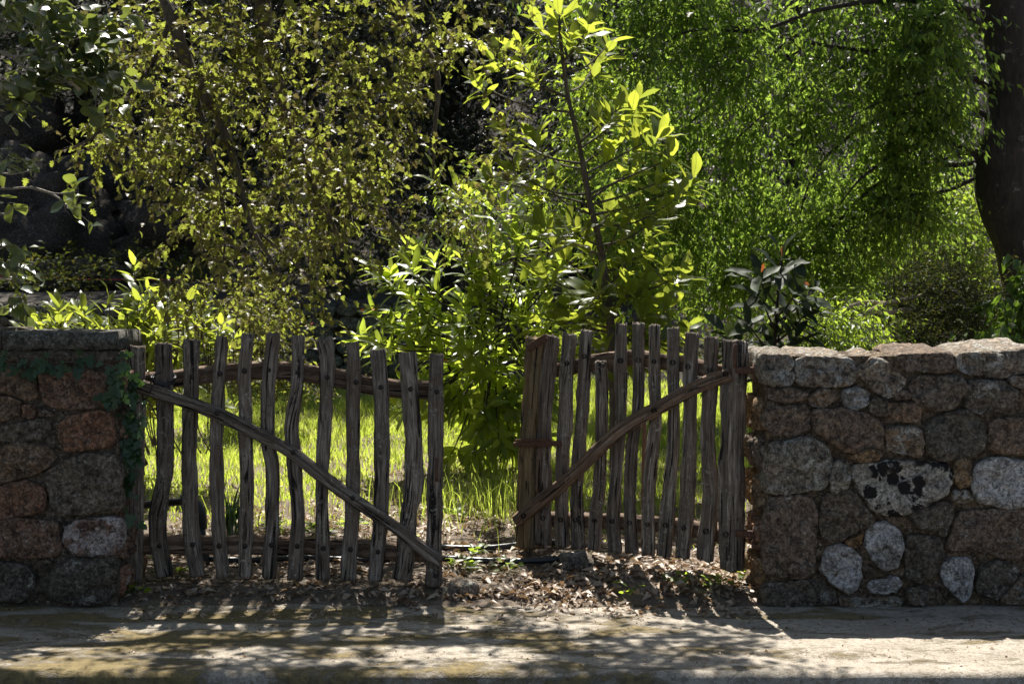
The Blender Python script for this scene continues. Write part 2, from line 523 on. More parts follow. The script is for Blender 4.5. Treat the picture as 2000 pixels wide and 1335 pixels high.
def resample(pts, n):
    L = [0]
    m = len(pts)
    for i in range(m):
        L.append(L[-1] + (pts[(i + 1) % m] - pts[i]).length)
    out, j = [], 0
    for k in range(n):
        s = L[-1] * k / n
        while L[j + 1] < s:
            j += 1
        t = (s - L[j]) / max(L[j + 1] - L[j], 1e-9)
        out.append(pts[j].lerp(pts[(j + 1) % m], t))
    return out


def stone(parent, poly, frame, m, depth=0.12, bulge=None, seed=0, n=40, grow=1.0, name='stone', rough=1.0):
    """poly: outline in metres (u, v); frame(u, v, w) -> world, w is outwards from the wall face."""
    rs = random.Random(seed)
    pts = resample(smooth_poly(poly), n)
    c = sum(pts, Vector((0, 0))) / n
    size = min(max(p.x for p in pts) - min(p.x for p in pts), max(p.y for p in pts) - min(p.y for p in pts))
    if bulge is None:
        bulge = rs.uniform(0.008, 0.026) + 0.035 * size
    tu, tv = rs.uniform(-0.12, 0.12), rs.uniform(-0.1, 0.1)
    rings = []
    k = max(1, int(depth / 0.09))
    for i in range(k, 0, -1):
        rings.append((0.985, -depth * i / k))
    rings += [(1.0, -0.012), (0.99, 0.32 * bulge), (0.96, 0.62 * bulge), (0.91, 0.80 * bulge), (0.82, 0.92 * bulge), (0.7, 0.97 * bulge), (0.56, bulge), (0.42, bulge), (0.28, bulge), (0.14, bulge)]
    V, Fc = [], []
    W = []
    for s, w in rings:
        for p in pts:
            q = c + (p - c) * s * grow
            nl = fbm(q.x * 7 + seed * 3.1, q.y * 7, w * 7, 3)
            ns = fbm(q.x * 28 + seed * 3.1, q.y * 28, w * 28, 4)
            f = max(0.0, min(1.0, (1 - s) * 6))
            d = (p - c).normalized()
            u, v = q.x + d.x * (ns * 0.009 + nl * 0.012) * rough, q.y + d.y * (ns * 0.009 + nl * 0.012) * rough
            ww = w + (tu * (q.x - c.x) + tv * (q.y - c.y)) * f + (nl * 0.026 + ns * 0.014) * rough * (0.3 + f)
            W.append(frame(u, v, ww))
    W.append(frame(c.x, c.y, rings[-1][1] + (fbm(c.x * 7 + seed * 3.1, c.y * 7, rings[-1][1] * 7, 3) * 0.02)))
    W.append(frame(c.x, c.y, rings[0][1]))
    org = frame(c.x, c.y, 0)
    V = [p - org for p in W]
    for j in range(len(rings) - 1):
        for i in range(n):
            a, b2 = j * n + i, j * n + (i + 1) % n
            Fc.append((a, b2, b2 + n, a + n))
    top = (len(rings) - 1) * n
    for i in range(n):
        Fc.append((top + i, top + (i + 1) % n, len(rings) * n))
        Fc.append(((i + 1) % n, i, len(rings) * n + 1))
    return link(name, mesh(name, V, Fc, m), parent, org)


def wall_core(parent, x0, x1, y0, y1, ztop, m, name='mortar_core'):
    """A rough box with a displaced skin."""
    V, Fc = [], []
    def sheet(o, du, dv, nu, nv, nrm):
        b0 = len(V)
        for j in range(nv + 1):
            for i in range(nu + 1):
                p = o + du * (i / nu) + dv * (j / nv)
                e = 1.0 if 0 < i < nu and 0 < j < nv else 0.0
                V.append(p + nrm * e * (fbm(p.x * 9, p.y * 9, p.z * 9) * 0.016 + fbm(p.x * 35, p.y * 35, p.z * 35) * 0.006))
        for j in range(nv):
            for i in range(nu):
                a = b0 + j * (nu + 1) + i
                Fc.append((a, a + 1, a + nu + 2, a + nu + 1))
    st = 0.03
    lx, ly, lz = x1 - x0, y1 - y0, ztop + 0.1
    nx, ny, nz = int(lx / st), int(ly / st), int(lz / st)
    X, Y, Z = Vector((lx, 0, 0)), Vector((0, ly, 0)), Vector((0, 0, lz))
    o = Vector((x0, y0, -0.1))
    sheet(o, X, Z, nx, nz, Vector((0, -1, 0)))
    sheet(o + Y + X, -X, Z, nx // 2, nz // 2, Vector((0, 1, 0)))
    sheet(o + Y, -Y, Z, ny, nz, Vector((-1, 0, 0)))
    sheet(o + X, Y, Z, ny, nz, Vector((1, 0, 0)))
    sheet(o + Z, X, Y, nx, ny, Vector((0, 0, 1)))
    org = Vector((x0, y0, 0))
    return link(name, mesh(name, [v - org for v in V], Fc, m), parent, org)


WY = 8.0   # front face of both walls


def zoom_poly(pts, ox, oy, s=2.225):
    out = []
    for x, y in pts:
        p = P(ox + x / s, oy + y / s, WY)
        out.append((p.x, p.z))
    return out


front = lambda u, v, w: Vector((u, WY - w, v))


def crest(u, v, w):
    """Coping stones rise towards the back of the wall and meet along a rough crown."""
    k = sstep(1.14, 1.25, v)
    b = max(0.0, -w)
    return Vector((u, WY - w, v + k * (0.055 * b + fbm(u * 9, w * 9, 3) * 0.016 * (b > 0.02))))


# right wall
rw = thing('stone_wall', P(1485, 1185, WY), 'grey rubble stone wall with white lichen patches, beside the open leaning gate', 'wall', 'stone walls either side of the gateway')
RS = [
 ('st_grey', [(95, 112), (245, 116), (250, 250), (118, 252), (92, 190)], 1), ('st_grey', [(252, 120), (500, 128), (525, 200), (500, 245), (350, 262), (255, 255)], 1),
 ('st_grey', [(518, 165), (600, 122), (672, 150), (735, 230), (690, 290), (640, 305), (590, 270), (522, 200)], 1),
 ('st_brown', [(680, 118), (830, 106), (932, 105), (945, 185), (820, 195), (735, 190)], 1), ('st_grey', [(950, 110), (1246, 88), (1330, 90), (1330, 190), (1130, 218), (958, 192)], 1),
 ('st_grey', [(1175, 212), (1300, 200), (1300, 270), (1235, 265), (1190, 250)], 0), ('st_brown', [(765, 212), (960, 203), (1000, 250), (960, 330), (930, 360), (860, 355), (765, 322), (735, 262)], 0),
 ('st_dark', [(1005, 220), (1165, 225), (1225, 270), (1215, 340), (1150, 365), (1060, 378), (985, 345), (985, 290)], 0), ('st_brown', [(130, 262), (250, 262), (302, 282), (292, 312), (210, 328), (138, 312)], 0),
 ('st_grey', [(308, 300), (370, 268), (425, 265), (432, 310), (375, 345), (315, 340)], 0), ('st_pale', [(452, 272), (520, 250), (580, 280), (576, 330), (525, 358), (468, 345)], 0),
 ('st_dark', [(582, 300), (640, 312), (648, 372), (602, 386), (570, 362)], 0), ('st_brown', [(672, 292), (730, 265), (757, 292), (745, 312), (690, 312)], 0),
 ('st_brown', [(652, 320), (790, 325), (808, 370), (790, 415), (690, 408), (640, 420), (636, 370)], 0), ('st_brown', [(118, 342), (290, 330), (322, 370), (312, 440), (240, 468), (150, 472), (105, 425)], 0),
 ('st_brown', [(325, 355), (450, 345), (600, 385), (642, 440), (632, 520), (560, 530), (470, 545), (400, 495), (322, 440)], 0), ('st_grey', [(645, 430), (770, 425), (808, 460), (802, 560), (700, 555), (640, 520)], 0),
 ('st_dark', [(840, 400), (900, 368), (1000, 358), (1060, 390), (1086, 470), (1070, 530), (960, 570), (870, 578), (820, 530), (813, 450)], 0), ('st_brown', [(1098, 395), (1300, 388), (1300, 545), (1150, 548), (1092, 520)], 0),
 ('st_grey', [(150, 492), (330, 470), (388, 510), (416, 570), (396, 692), (300, 712), (160, 722), (113, 702), (122, 560)], 0), ('st_tan', [(488, 548), (600, 525), (634, 555), (600, 575), (500, 578)], 0),
 ('st_grey', [(417, 580), (470, 563), (492, 600), (482, 690), (430, 720), (402, 700)], 0), ('st_blot', [(500, 590), (640, 580), (800, 578), (915, 588), (932, 660), (900, 722), (800, 782), (690, 826), (600, 800), (530, 712), (493, 640)], 0),
 ('st_tan', [(940, 580), (990, 563), (1027, 600), (1012, 682), (975, 706), (938, 660)], 0), ('st_pale', [(1030, 600), (1100, 560), (1280, 580), (1290, 740), (1230, 775), (1130, 778), (1040, 750), (1015, 680)], 0),
 ('st_grey', [(925, 705), (1000, 695), (1032, 745), (990, 770), (922, 748)], 0), ('st_brown', [(140, 740), (240, 725), (330, 740), (348, 800), (342, 1000), (322, 1080), (200, 1088), (118, 1062), (108, 930), (118, 800)], 0),
 ('st_dark', [(380, 722), (510, 700), (550, 770), (602, 840), (530, 882), (430, 936), (368, 920), (350, 830)], 0), ('st_dark', [(735, 805), (880, 745), (942, 770), (938, 850), (900, 912), (830, 880), (760, 852)], 0),
 ('st_pale', [(558, 862), (640, 835), (702, 870), (722, 950), (702, 1030), (640, 1056), (580, 1002), (552, 930)], 0), ('st_tan', [(468, 925), (550, 890), (547, 950), (490, 968)], 0),
 ('st_pale', [(400, 943), (480, 945), (537, 990), (537, 1090), (500, 1152), (420, 1122), (364, 1062), (370, 990)], 0), ('st_dark', [(742, 890), (880, 912), (896, 980), (870, 1062), (790, 1112), (730, 1092), (722, 970)], 0),
 ('st_brown', [(960, 790), (1300, 772), (1310, 1000), (1150, 1005), (1040, 972), (900, 962), (942, 880)], 0), ('st_pale', [(900, 1000), (1010, 990), (1032, 1060), (1016, 1182), (980, 1196), (910, 1122), (868, 1062)], 0),
 ('st_pale', [(568, 1102), (690, 1073), (717, 1110), (692, 1152), (600, 1162), (568, 1132)], 0), ('st_dark', [(1050, 1040), (1140, 1002), (1226, 1040), (1216, 1090), (1130, 1186), (1038, 1152)], 0),
 ('st_grey', [(1155, 1165), (1240, 1075), (1320, 1060), (1320, 1205), (1150, 1200)], 0), ('st_dark', [(112, 1112), (300, 1092), (430, 1132), (432, 1192), (280, 1218), (112, 1205)], 0),
 ('st_dark', [(543, 1010), (602, 1062), (650, 1070), (560, 1092), (543, 1050)], 0), ('st_dark', [(715, 1125), (860, 1128), (905, 1185), (750, 1205)], 0), ('st_grey', [(440, 1165), (590, 1172), (700, 1165), (720, 1210), (450, 1212)], 0),
]
for i, (mk, poly, topr) in enumerate(RS):
    stone(rw, zoom_poly(poly, 1440, 640), crest if topr else front, M[mk], 0.5 if topr else 0.12, None if not topr else 0.02, 100 + i, 60 if topr else 48, 1.03)
# the wall runs on beyond the frame
k = 0
for row in range(6):
    z = 0.02 + row * 0.215
    x = 2.72 + R.uniform(-0.05, 0.05)
    while x < 4.6:
        w = R.uniform(0.2, 0.42)
        poly = [(x + 0.01, z + 0.02), (x + w * 0.5, z), (x + w - 0.01, z + 0.02), (x + w, z + 0.12), (x + w - 0.03, z + 0.2), (x + w * 0.4, z + 0.21), (x + 0.02, z + 0.19), (x, z + 0.1)]
        stone(rw, poly, front, M[R.choice(['st_grey', 'st_brown', 'st_dark', 'st_pale'])], 0.5 if row == 5 else 0.1, None, 300 + k, 28)
        x += w + 0.012
        k += 1
RX0 = P(1487, 0, WY).x
wall_core(rw, RX0 + 0.03, 4.7, WY + 0.018, WY + 0.5, 1.268, M['mortar'])
endf = lambda u, v, w: Vector((RX0 + 0.02 - w, WY + u, v))
for i, (mk, z0, z1, sp) in enumerate([('st_tan', 0.06, 0.24, 0.27), ('st_red', 0.26, 0.44, 0.2), ('st_tan', 0.46, 0.66, 0.3), ('st_brown', 0.67, 0.86, 0.22), ('st_tan', 0.87, 1.06, 0.28)]):
    for a, b2 in ((0.05, sp), (sp + 0.015, 0.49)):
        stone(rw, [(a, z0 + 0.02), ((a + b2) / 2, z0), (b2, z0 + 0.02), (b2, z1 - 0.03), ((a + b2) / 2, z1), (a + 0.01, z1 - 0.02)], endf, M[mk], 0.08, 0.03, 500 + i * 2 + (a > 0.1), 30)

# left wall
lw = thing('stone_wall', P(238, 1185, WY), 'reddish brown stone wall under a flat cap slab with ivy on its edge', 'wall', 'stone walls either side of the gateway')
LS = [
 ('st_brown', [(-80, 270), (90, 260), (155, 290), (162, 390), (130, 412), (85, 390), (-80, 345)]), ('st_red', [(175, 282), (330, 265), (470, 280), (495, 390), (470, 437), (330, 446), (200, 436), (165, 380)]),
 ('st_brown', [(-80, 365), (60, 385), (95, 412), (90, 480), (-80, 502)]), ('st_red', [(95, 425), (150, 415), (166, 465), (135, 488), (95, 476)]), ('st_brown', [(60, 502), (200, 475), (226, 520), (200, 570), (60, 590), (-60, 582), (-60, 525)]),
 ('st_red', [(250, 502), (330, 462), (420, 442), (492, 460), (507, 560), (470, 606), (330, 626), (280, 626), (245, 570)]), ('st_brown', [(-60, 610), (80, 587), (190, 590), (246, 650), (226, 690), (100, 750), (-60, 785)]),
 ('st_brown', [(190, 710), (300, 650), (480, 620), (532, 680), (542, 880), (430, 900), (260, 912), (212, 830)]), ('st_red', [(-60, 792), (120, 742), (200, 790), (210, 880), (60, 916), (-60, 922)]),
 ('st_red', [(-60, 930), (120, 907), (250, 930), (271, 1030), (250, 1086), (60, 1092), (-60, 1087)]), ('st_pink', [(282, 950), (330, 920), (500, 902), (547, 930), (537, 1040), (500, 1082), (320, 1077), (272, 1030)]),
 ('st_dark', [(-60, 1100), (110, 1110), (157, 1160), (142, 1272), (-60, 1285)]), ('st_dark', [(215, 1140), (300, 1087), (450, 1092), (517, 1130), (512, 1240), (440, 1292), (260, 1292), (190, 1230)]),
 ('st_dark', [(158, 1100), (215, 1090), (240, 1115), (190, 1150), (165, 1140)]), ('st_brown', [(165, 440), (230, 450), (245, 480), (180, 470)]),
]
for i, (mk, poly) in enumerate(LS):
    stone(lw, zoom_poly(poly, 0, 600), front, M[mk], 0.12, None, 600 + i, 44)
k = 0
for row in range(6):
    z = 0.0 + row * 0.2
    x = -4.4
    while x < -2.85:
        w = R.uniform(0.25, 0.42)
        w = min(w, -2.72 - x)
        poly = [(x + 0.01, z + 0.02), (x + w * 0.5, z), (x + w - 0.01, z + 0.02), (x + w, z + 0.12), (x + w - 0.03, z + 0.185), (x + w * 0.4, z + 0.195), (x + 0.02, z + 0.18), (x, z + 0.1)]
        stone(lw, poly, front, M[R.choice(['st_red', 'st_brown', 'st_dark'])], 0.1, None, 700 + k, 26)
        x += w + 0.012
        k += 1
LX1 = P(240, 0, WY).x
wall_core(lw, -4.5, LX1 - 0.03, WY + 0.018, WY + 0.5, 1.27, M['mortar'])
endl = lambda u, v, w: Vector((LX1 - 0.02 + w, WY + u, v))
for i in range(6):
    z0, z1 = 0.02 + i * 0.2, 0.2 + i * 0.2
    sp = R.uniform(0.18, 0.32)
    for a, b2 in ((0.04, sp), (sp + 0.015, 0.49)):
        stone(lw, [(a, z0 + 0.02), ((a + b2) / 2, z0), (b2, z0 + 0.02), (b2, z1 - 0.03), ((a + b2) / 2, z1), (a + 0.01, z1 - 0.02)], endl, M[R.choice(['st_red', 'st_brown'])], 0.06, 0.025, 800 + i * 2 + (a > 0.1), 24)


def slab(parent, x0, x1, y0, y1, z0, z1, m, name, cham=0.0, seed=0):
    """Rough cut stone slab; cham slants its right end inwards at the top."""
    V, Fc = [], []
    prof = []
    nz, nyy = 3, 14
    loop = [(y0 + 0.03, z0)] + [(y0 + (0.006 if i in (0,) else 0), z0 + 0.02 + (z1 - z0 - 0.035) * i / nz) for i in range(nz + 1)] + [(y0 + 0.012, z1)]
    loop += [(y0 + 0.012 + (y1 - y0 - 0.024) * i / nyy, z1 + 0.004) for i in range(1, nyy + 1)] + [(y1, z1 - 0.015), (y1, z0)]
    n = len(loop)
    nx = max(4, int((x1 - x0) / 0.03))
    for i in range(nx + 1):
        for (y, z) in loop:
            xe = x1 - cham * (0.3 + 0.7 * sstep(z0, z1, z))
            x = x0 + (xe - x0) * i / nx
            q = Vector((x, y, z))
            d = fbm(x * 12 + seed, y * 12, z * 12) * 0.007 + fbm(x * 45 + seed, y * 45, z * 45) * 0.003
            V.append(q + Vector((0, -d, d)))
    for i in range(nx):
        for j in range(n):
            a, b2 = i * n + j, i * n + (j + 1) % n
            Fc.append((b2, a, a + n, b2 + n))
    Fc.append(tuple(range(n)))
    Fc.append(tuple(reversed(range(nx * n, nx * n + n))))
    org = Vector((x0, y0, z0))
    return link(name, mesh(name, [v - org for v in V], Fc, m), parent, org)


zc1, zc0, zb0 = P(0, 649, WY).z, P(0, 683, WY).z, P(0, 712, WY).z
slab(lw, P(9, 0, WY).x, P(236, 0, WY).x, WY - 0.04, WY + 0.53, zc0, zc1, M['slab'], 'cap_slab', 0.025, 1)
slab(lw, -4.5, P(6, 0, WY).x, WY - 0.035, WY + 0.53, zc0 - 0.004, zc1 + 0.012, M['slab'], 'cap_slab', 0.0, 5)
slab(lw, -4.5, P(226, 0, WY).x, WY - 0.012, WY + 0.5, zb0, zc0 - 0.003, M['mortar'], 'bedding_course', 0.0, 9)

# far terrace wall
fw = thing('terrace_wall', (-4, 18.0, 0.5), 'low far dry stone terrace wall beyond the grass, under the trees', 'wall')
far_meshes = []
for s in range(6):
    rs = random.Random(s)
    o = stone(None, [(math.cos(a) * rs.uniform(0.09, 0.12), math.sin(a) * rs.uniform(0.065, 0.085)) for a in np.arange(0, 6.28, 0.7)], lambda u, v, w: Vector((u, -w, v)), M['far_stone'], 0.08, 0.04, s, 14)
    far_meshes.append(o.data)
    bpy.data.objects.remove(o)
for row in range(7):
    x = -6.6 + R.uniform(0, 0.1)
    while x < -1.35:
        sx = R.uniform(0.7, 1.35)
        z = 0.52 + row * 0.14
        o = link('stone', R.choice(far_meshes), fw, (x + 0.1 * sx, 18.0 + R.uniform(-0.02, 0.02), z + R.uniform(-0.02, 0.02)))
        o.scale = (sx, 1, R.uniform(0.85, 1.15))
        o.rotation_euler = (0, R.uniform(-0.2, 0.2), 0)
        x += 0.2 * sx
wall_core(fw, -6.7, -1.35, 18.05, 18.4, 1.43, M['rock'], 'rubble_core')

# ------------------------------------------------------------------ planks and gates
def catmull(pts, vals, step):
    """Resample a polyline (Vectors) and its values with Catmull-Rom."""
    out, ov = [], []
    n = len(pts)
    for i in range(n - 1):
        p0, p1, p2, p3 = pts[max(i - 1, 0)], pts[i], pts[i + 1], pts[min(i + 2, n - 1)]
        k = max(1, int((p2 - p1).length / step))
        for j in range(k):
            t = j / k
            t2, t3 = t * t, t * t * t
            out.append(0.5 * ((2 * p1) + (p2 - p0) * t + (2 * p0 - 5 * p1 + 4 * p2 - p3) * t2 + (3 * p1 - p0 - 3 * p2 + p3) * t3))
            ov.append(vals[i] + (vals[i + 1] - vals[i]) * t)
    out.append(pts[-1])
    ov.append(vals[-1])
    return out, ov


def plank(name, pts, widths, thick, side, m, parent, seed=0, rough=1.0, ns=22, power=3.2, step=0.022):
    c, w = catmull([Vector(p) for p in pts], widths, step)
    org = c[0].copy()
    V, Fc, UV = [], [], []
    side = Vector(side).normalized()
    vlen = 0.0
    nr = len(c)
    for i in range(nr):
        t = (c[min(i + 1, nr - 1)] - c[max(i - 1, 0)]).normalized()
        wa = (side - t * side.dot(t)).normalized()
        da = t.cross(wa).normalized()
        if i:
            vlen += (c[i] - c[i - 1]).length
        e = 1.0
        if i == 0 or i == nr - 1: e = 0.93
        for k in range(ns):
            a = 2 * math.pi * k / ns + math.pi / 2
            ca, sa = math.cos(a), math.sin(a)
            x = math.copysign(abs(ca) ** (2 / power), ca)
            y = math.copysign(abs(sa) ** (2 / power), sa)
            nz1 = fbm(ca * 2.2 + seed * 5.3, sa * 2.2, vlen * 5.0, 3) * 0.16
            nz2 = fbm(ca * 7 + seed * 5.3, sa * 7, vlen * 6.0, 3) * 0.10
            r = (1 + (nz1 + nz2) * rough) * e
            endj = 0.0
            if i == 0 or i == nr - 1:
                endj = fbm(ca * 2 + seed, sa * 2, i) * 0.012 * rough
            V.append(c[i] + wa * (x * w[i] / 2 * r) + da * (y * thick / 2 * (1 + (nz1 * 0.8 + nz2 * 1.4) * rough) * e) + t * endj - org)
            UV.append((k / ns * 2 * (w[i] + thick), vlen))
    for i in range(nr - 1):
        for k in range(ns):
            a, b2 = i * ns + k, i * ns + (k + 1) % ns
            Fc.append((a, b2, b2 + ns, a + ns))
    for ring, flip in ((0, True), (nr - 1, False)):
        cidx = len(V)
        p = sum((V[ring * ns + k] for k in range(ns)), Vector()) / ns
        V.append(p)
        UV.append((0.02, ring * 0.02))
        for k in range(ns):
            a, b2 = ring * ns + k, ring * ns + (k + 1) % ns
            Fc.append((b2, a, cidx) if flip else (a, b2, cidx))
    me = mesh(name, V, Fc, m, True, UV)
    # flat saw-cut ends
    fl = [True] * len(me.polygons)
    for i in range(len(me.polygons) - 2 * ns, len(me.polygons)):
        fl[i] = False
    me.polygons.foreach_set('use_smooth', fl)
    return link(name, me, parent, org)


# nail head: a small dome with a washer-like rim
V, Fc = [], []
for r_, h_ in ((0.0125, -0.01), (0.0125, 0.003), (0.0105, 0.007), (0.006, 0.0095)):
    for k in range(10):
        a = k * math.pi / 5
        V.append((r_ * math.cos(a), -h_, r_ * math.sin(a)))
V.append((0, -0.0105, 0))
for j in range(3):
    for k in range(10):
        Fc.append((j * 10 + k, j * 10 + (k + 1) % 10, (j + 1) * 10 + (k + 1) % 10, (j + 1) * 10 + k))
for k in range(10):
    Fc.append((30 + k, 30 + (k + 1) % 10, 40))
NAIL = mesh('nail', V, Fc, M['nail'])


def on_plane(px, py, o, nrm):
    """Where the sight line through the pixel meets the plane."""
    d = Vector(((px - 1000) / F, 1.0, -(py - HZ) / F))
    e = Vector((0, 0, CZ))
    return e + d * ((o - e).dot(nrm) / d.dot(nrm))


def build_gate(name, o, along, ox, oy, s, pickets, rails, brace, nails_top, nails_bot, nails_brace, label, mats):
    along = Vector(along).normalized()
    nrm = Vector((along.y, -along.x, 0))       # towards the camera
    if nrm.y > 0: nrm = -nrm
    t = thing(name, o, label, 'gate', 'rustic picket gates')
    def pt(x, y, off):
        return on_plane(ox + x / s, oy + y / s, o + nrm * off, nrm)
    def wid(p, w):
        a = on_plane(p[0] - w / s / 2, p[1], o, nrm)
        b2 = on_plane(p[0] + w / s / 2, p[1], o, nrm)
        return (b2 - a).length
    pk = []
    for i, (path, th, mk) in enumerate(pickets):
        path = sorted(path, key=lambda q: -q[1])
        pts = [pt(x, y, 0.0) for x, y, w in path]
        ws = [wid((ox + x / s, oy + y / s), w) for x, y, w in path]
        pk.append(plank('picket' if mk == 'wood' else 'post', pts, ws, th, along, M[mk], t, i + 10 * len(label), 1.35))
    for i, path in enumerate(rails):
        pts = [pt(x, y, -0.055) for x, y, w in path]
        plank('rail', pts, [w / s * o.y / F for x, y, w in path], 0.06, (0, 0, 1), M[mats[0]], t, 40 + i, 1.0, 20)
    pts = [pt(x, y, 0.047) for x, y in brace[0]]
    br = plank('brace', pts, [brace[1] / s * o.y / F] * len(pts), 0.045, (0, 0, 1), M[mats[1]], t, 60 + len(label), 1.2, 22, 2.6)
    rot = math.atan2(along.y, along.x)
    def nail(parent, x, y, off):
        p = pt(x, y, off)
        n_ = link('nail', NAIL, parent, p)
        n_.rotation_euler = (0, 0, rot)
        sc = R.uniform(0.85, 1.2)
        n_.scale = (sc, 1, sc)
    for i, x, y in nails_top + nails_bot:
        nail(pk[i], x, y, pickets[i][1] / 2 + 0.001)
    for x, y in nails_brace:
        nail(br, x, y, 0.047 + 0.0235)
    return t, pt


PT = 0.04
LP = [
 ([(82, 168, 72), (82, 400, 70), (78, 700, 70), (72, 1000, 70), (70, 1203, 70)], 0.075, 'wood'),
 ([(200, 157, 74), (203, 400, 70), (207, 600, 70), (204, 720, 72), (190, 800, 66), (177, 900, 74), (176, 1000, 74), (192, 1090, 76), (207, 1166, 76)], PT, 'wood'),
 ([(318, 140, 68), (316, 400, 66), (311, 600, 67), (312, 800, 70), (322, 1000, 70), (346, 1168, 64)], PT, 'wood'),
 ([(452, 126, 50), (449, 200, 50), (440, 300, 52), (431, 400, 58), (429, 600, 58), (431, 800, 58), (441, 1000, 58), (461, 1172, 56)], PT, 'wood'),
 ([(565, 117, 52), (558, 200, 52), (552, 300, 54), (556, 500, 58), (557, 600, 58), (560, 800, 58), (556, 1000, 58), (553, 1172, 62)], PT, 'wood'),
 ([(677, 114, 58), (661, 250, 60), (653, 400, 58), (657, 600, 58), (672, 700, 58), (675, 800, 58), (668, 1000, 62), (656, 1176, 60)], PT, 'wood'),
 ([(783, 122, 58), (783, 250, 52), (779, 350, 52), (760, 480, 60), (756, 550, 62), (769, 700, 64), (783, 900, 56), (776, 1050, 60), (770, 1181, 64)], PT, 'wood'),
 ([(898, 134, 72), (910, 230, 60), (906, 400, 60), (895, 600, 58), (888, 720, 54), (888, 850, 54), (890, 1000, 60), (890, 1181, 62)], PT, 'wood'),
 ([(1020, 156, 52), (1026, 300, 58), (1022, 600, 56), (1023, 800, 60), (1015, 950, 62), (1000, 1186, 66)], PT, 'wood'),
 ([(1127, 184, 64), (1136, 260, 66), (1144, 400, 68), (1147, 600, 66), (1143, 900, 66), (1134, 1010, 62), (1118, 1187, 66)], PT, 'wood'),
 ([(1260, 196, 76), (1272, 400, 72), (1286, 600, 74), (1284, 790, 78), (1266, 900, 72), (1254, 1050, 82), (1238, 1183, 88)], PT, 'wood'),
 ([(1384, 202, 60), (1382, 500, 64), (1378, 800, 66), (1374, 1000, 68), (1372, 1210, 72)], 0.07, 'wood'),
]
LR = [
 [(100, 318, 70), (260, 308, 72), (380, 292, 74), (500, 280, 76), (620, 275, 78), (740, 277, 78), (840, 287, 78), (970, 310, 78), (1080, 335, 78), (1200, 351, 78), (1385, 362, 78)],
 [(80, 1030, 80), (300, 1030, 82), (500, 1030, 80), (700, 1033, 78), (840, 1038, 76), (1090, 1050, 78), (1200, 1060, 74), (1375, 1075, 72)],
]
LB = ([(46, 322), (180, 372), (320, 418), (430, 462), (600, 545), (760, 632), (890, 735), (1020, 830), (1170, 928), (1300, 1028), (1402, 1104)], 56)
o_l = Vector((P(246, 0, 8.25).x, 8.25, 0.06))
lg, lpt = build_gate('wooden_gate', o_l, (1, 0, 0), 230, 600, 2.225, LP, LR, LB,
    [(2, 322, 302), (3, 443, 288), (4, 551, 276), (5, 658, 272), (6, 781, 283), (7, 911, 304), (8, 1036, 326), (9, 1143, 347), (10, 1272, 355), (11, 1387, 367)],
    [(0, 74, 1036), (1, 181, 1036), (2, 325, 1030), (3, 440, 1036), (4, 553, 1036), (5, 668, 1031), (6, 780, 1036), (7, 893, 1046), (8, 1012, 1051), (9, 1131, 1061), (11, 1380, 1165), (11, 1380, 955)],
    [(86, 322), (430, 460), (762, 630), (1020, 828)],
    'closed leaf of the weathered picket gate, its brace running down to the right', ('wood_brown', 'wood'))
RP = [
 ([(198, 132, 80), (186, 300, 66), (167, 600, 68), (160, 800, 72), (154, 1042, 74)], 0.08, 'wood_post'),
 ([(266, 124, 52), (246, 300, 56), (231, 500, 50), (228, 700, 54), (222, 1028, 62)], PT, 'wood'),
 ([(340, 117, 54), (328, 300, 54), (318, 500, 54), (305, 750, 50), (306, 1038, 54)], PT, 'wood'),
 ([(415, 99, 42), (403, 300, 46), (390, 500, 48), (375, 700, 44), (370, 900, 46), (379, 1048, 52)], PT, 'wood'),
 ([(475, 234, 42), (479, 400, 46), (477, 600, 42), (466, 800, 44), (455, 900, 50), (443, 1052, 44)], PT, 'wood'),
 ([(566, 71, 46), (560, 300, 46), (563, 480, 42), (545, 700, 44), (529, 900, 44), (537, 1062, 48)], PT, 'wood'),
 ([(638, 69, 44), (640, 300, 42), (635, 450, 44), (613, 600, 48), (602, 800, 42), (610, 1067, 50)], PT, 'wood'),
 ([(711, 76, 40), (710, 300, 42), (712, 500, 42), (691, 700, 48), (682, 900, 46), (682, 1073, 50)], PT, 'wood'),
 ([(791, 89, 42), (790, 300, 42), (792, 500, 40), (782, 700, 46), (765, 900, 56), (749, 1080, 54)], PT, 'wood'),
 ([(873, 109, 50), (863, 300, 52), (862, 500, 50), (859, 700, 52), (845, 900, 56), (829, 1087, 52)], PT, 'wood'),
 ([(955, 129, 58), (953, 300, 54), (942, 500, 56), (944, 680, 58), (957, 800, 62), (946, 900, 64), (928, 1097, 68)], PT, 'wood'),
 ([(1060, 144, 86), (1052, 400, 88), (1047, 700, 88), (1043, 1140, 88)], 0.1, 'wood'),
]
RR = [
 [(200, 285, 62), (300, 268, 64), (370, 255, 68), (440, 240, 76), (520, 228, 76), (620, 219, 72), (700, 228, 70), (820, 246, 68), (920, 265, 68), (1050, 290, 62)],
 [(180, 920, 66), (290, 921, 68), (430, 926, 70), (620, 933, 72), (720, 943, 74), (820, 952, 72), (900, 965, 72), (1050, 1000, 70)],
]
RB = ([(108, 930), (200, 855), (300, 772), (400, 682), (480, 602), (560, 532), (650, 476), (750, 424), (850, 367), (950, 322), (1046, 287)], 60)
hinge = Vector((P(1433, 0, 8.2).x, 8.2, 0.08))
freee = Vector((P(1030, 0, 9.1).x, 9.1, 0.08))
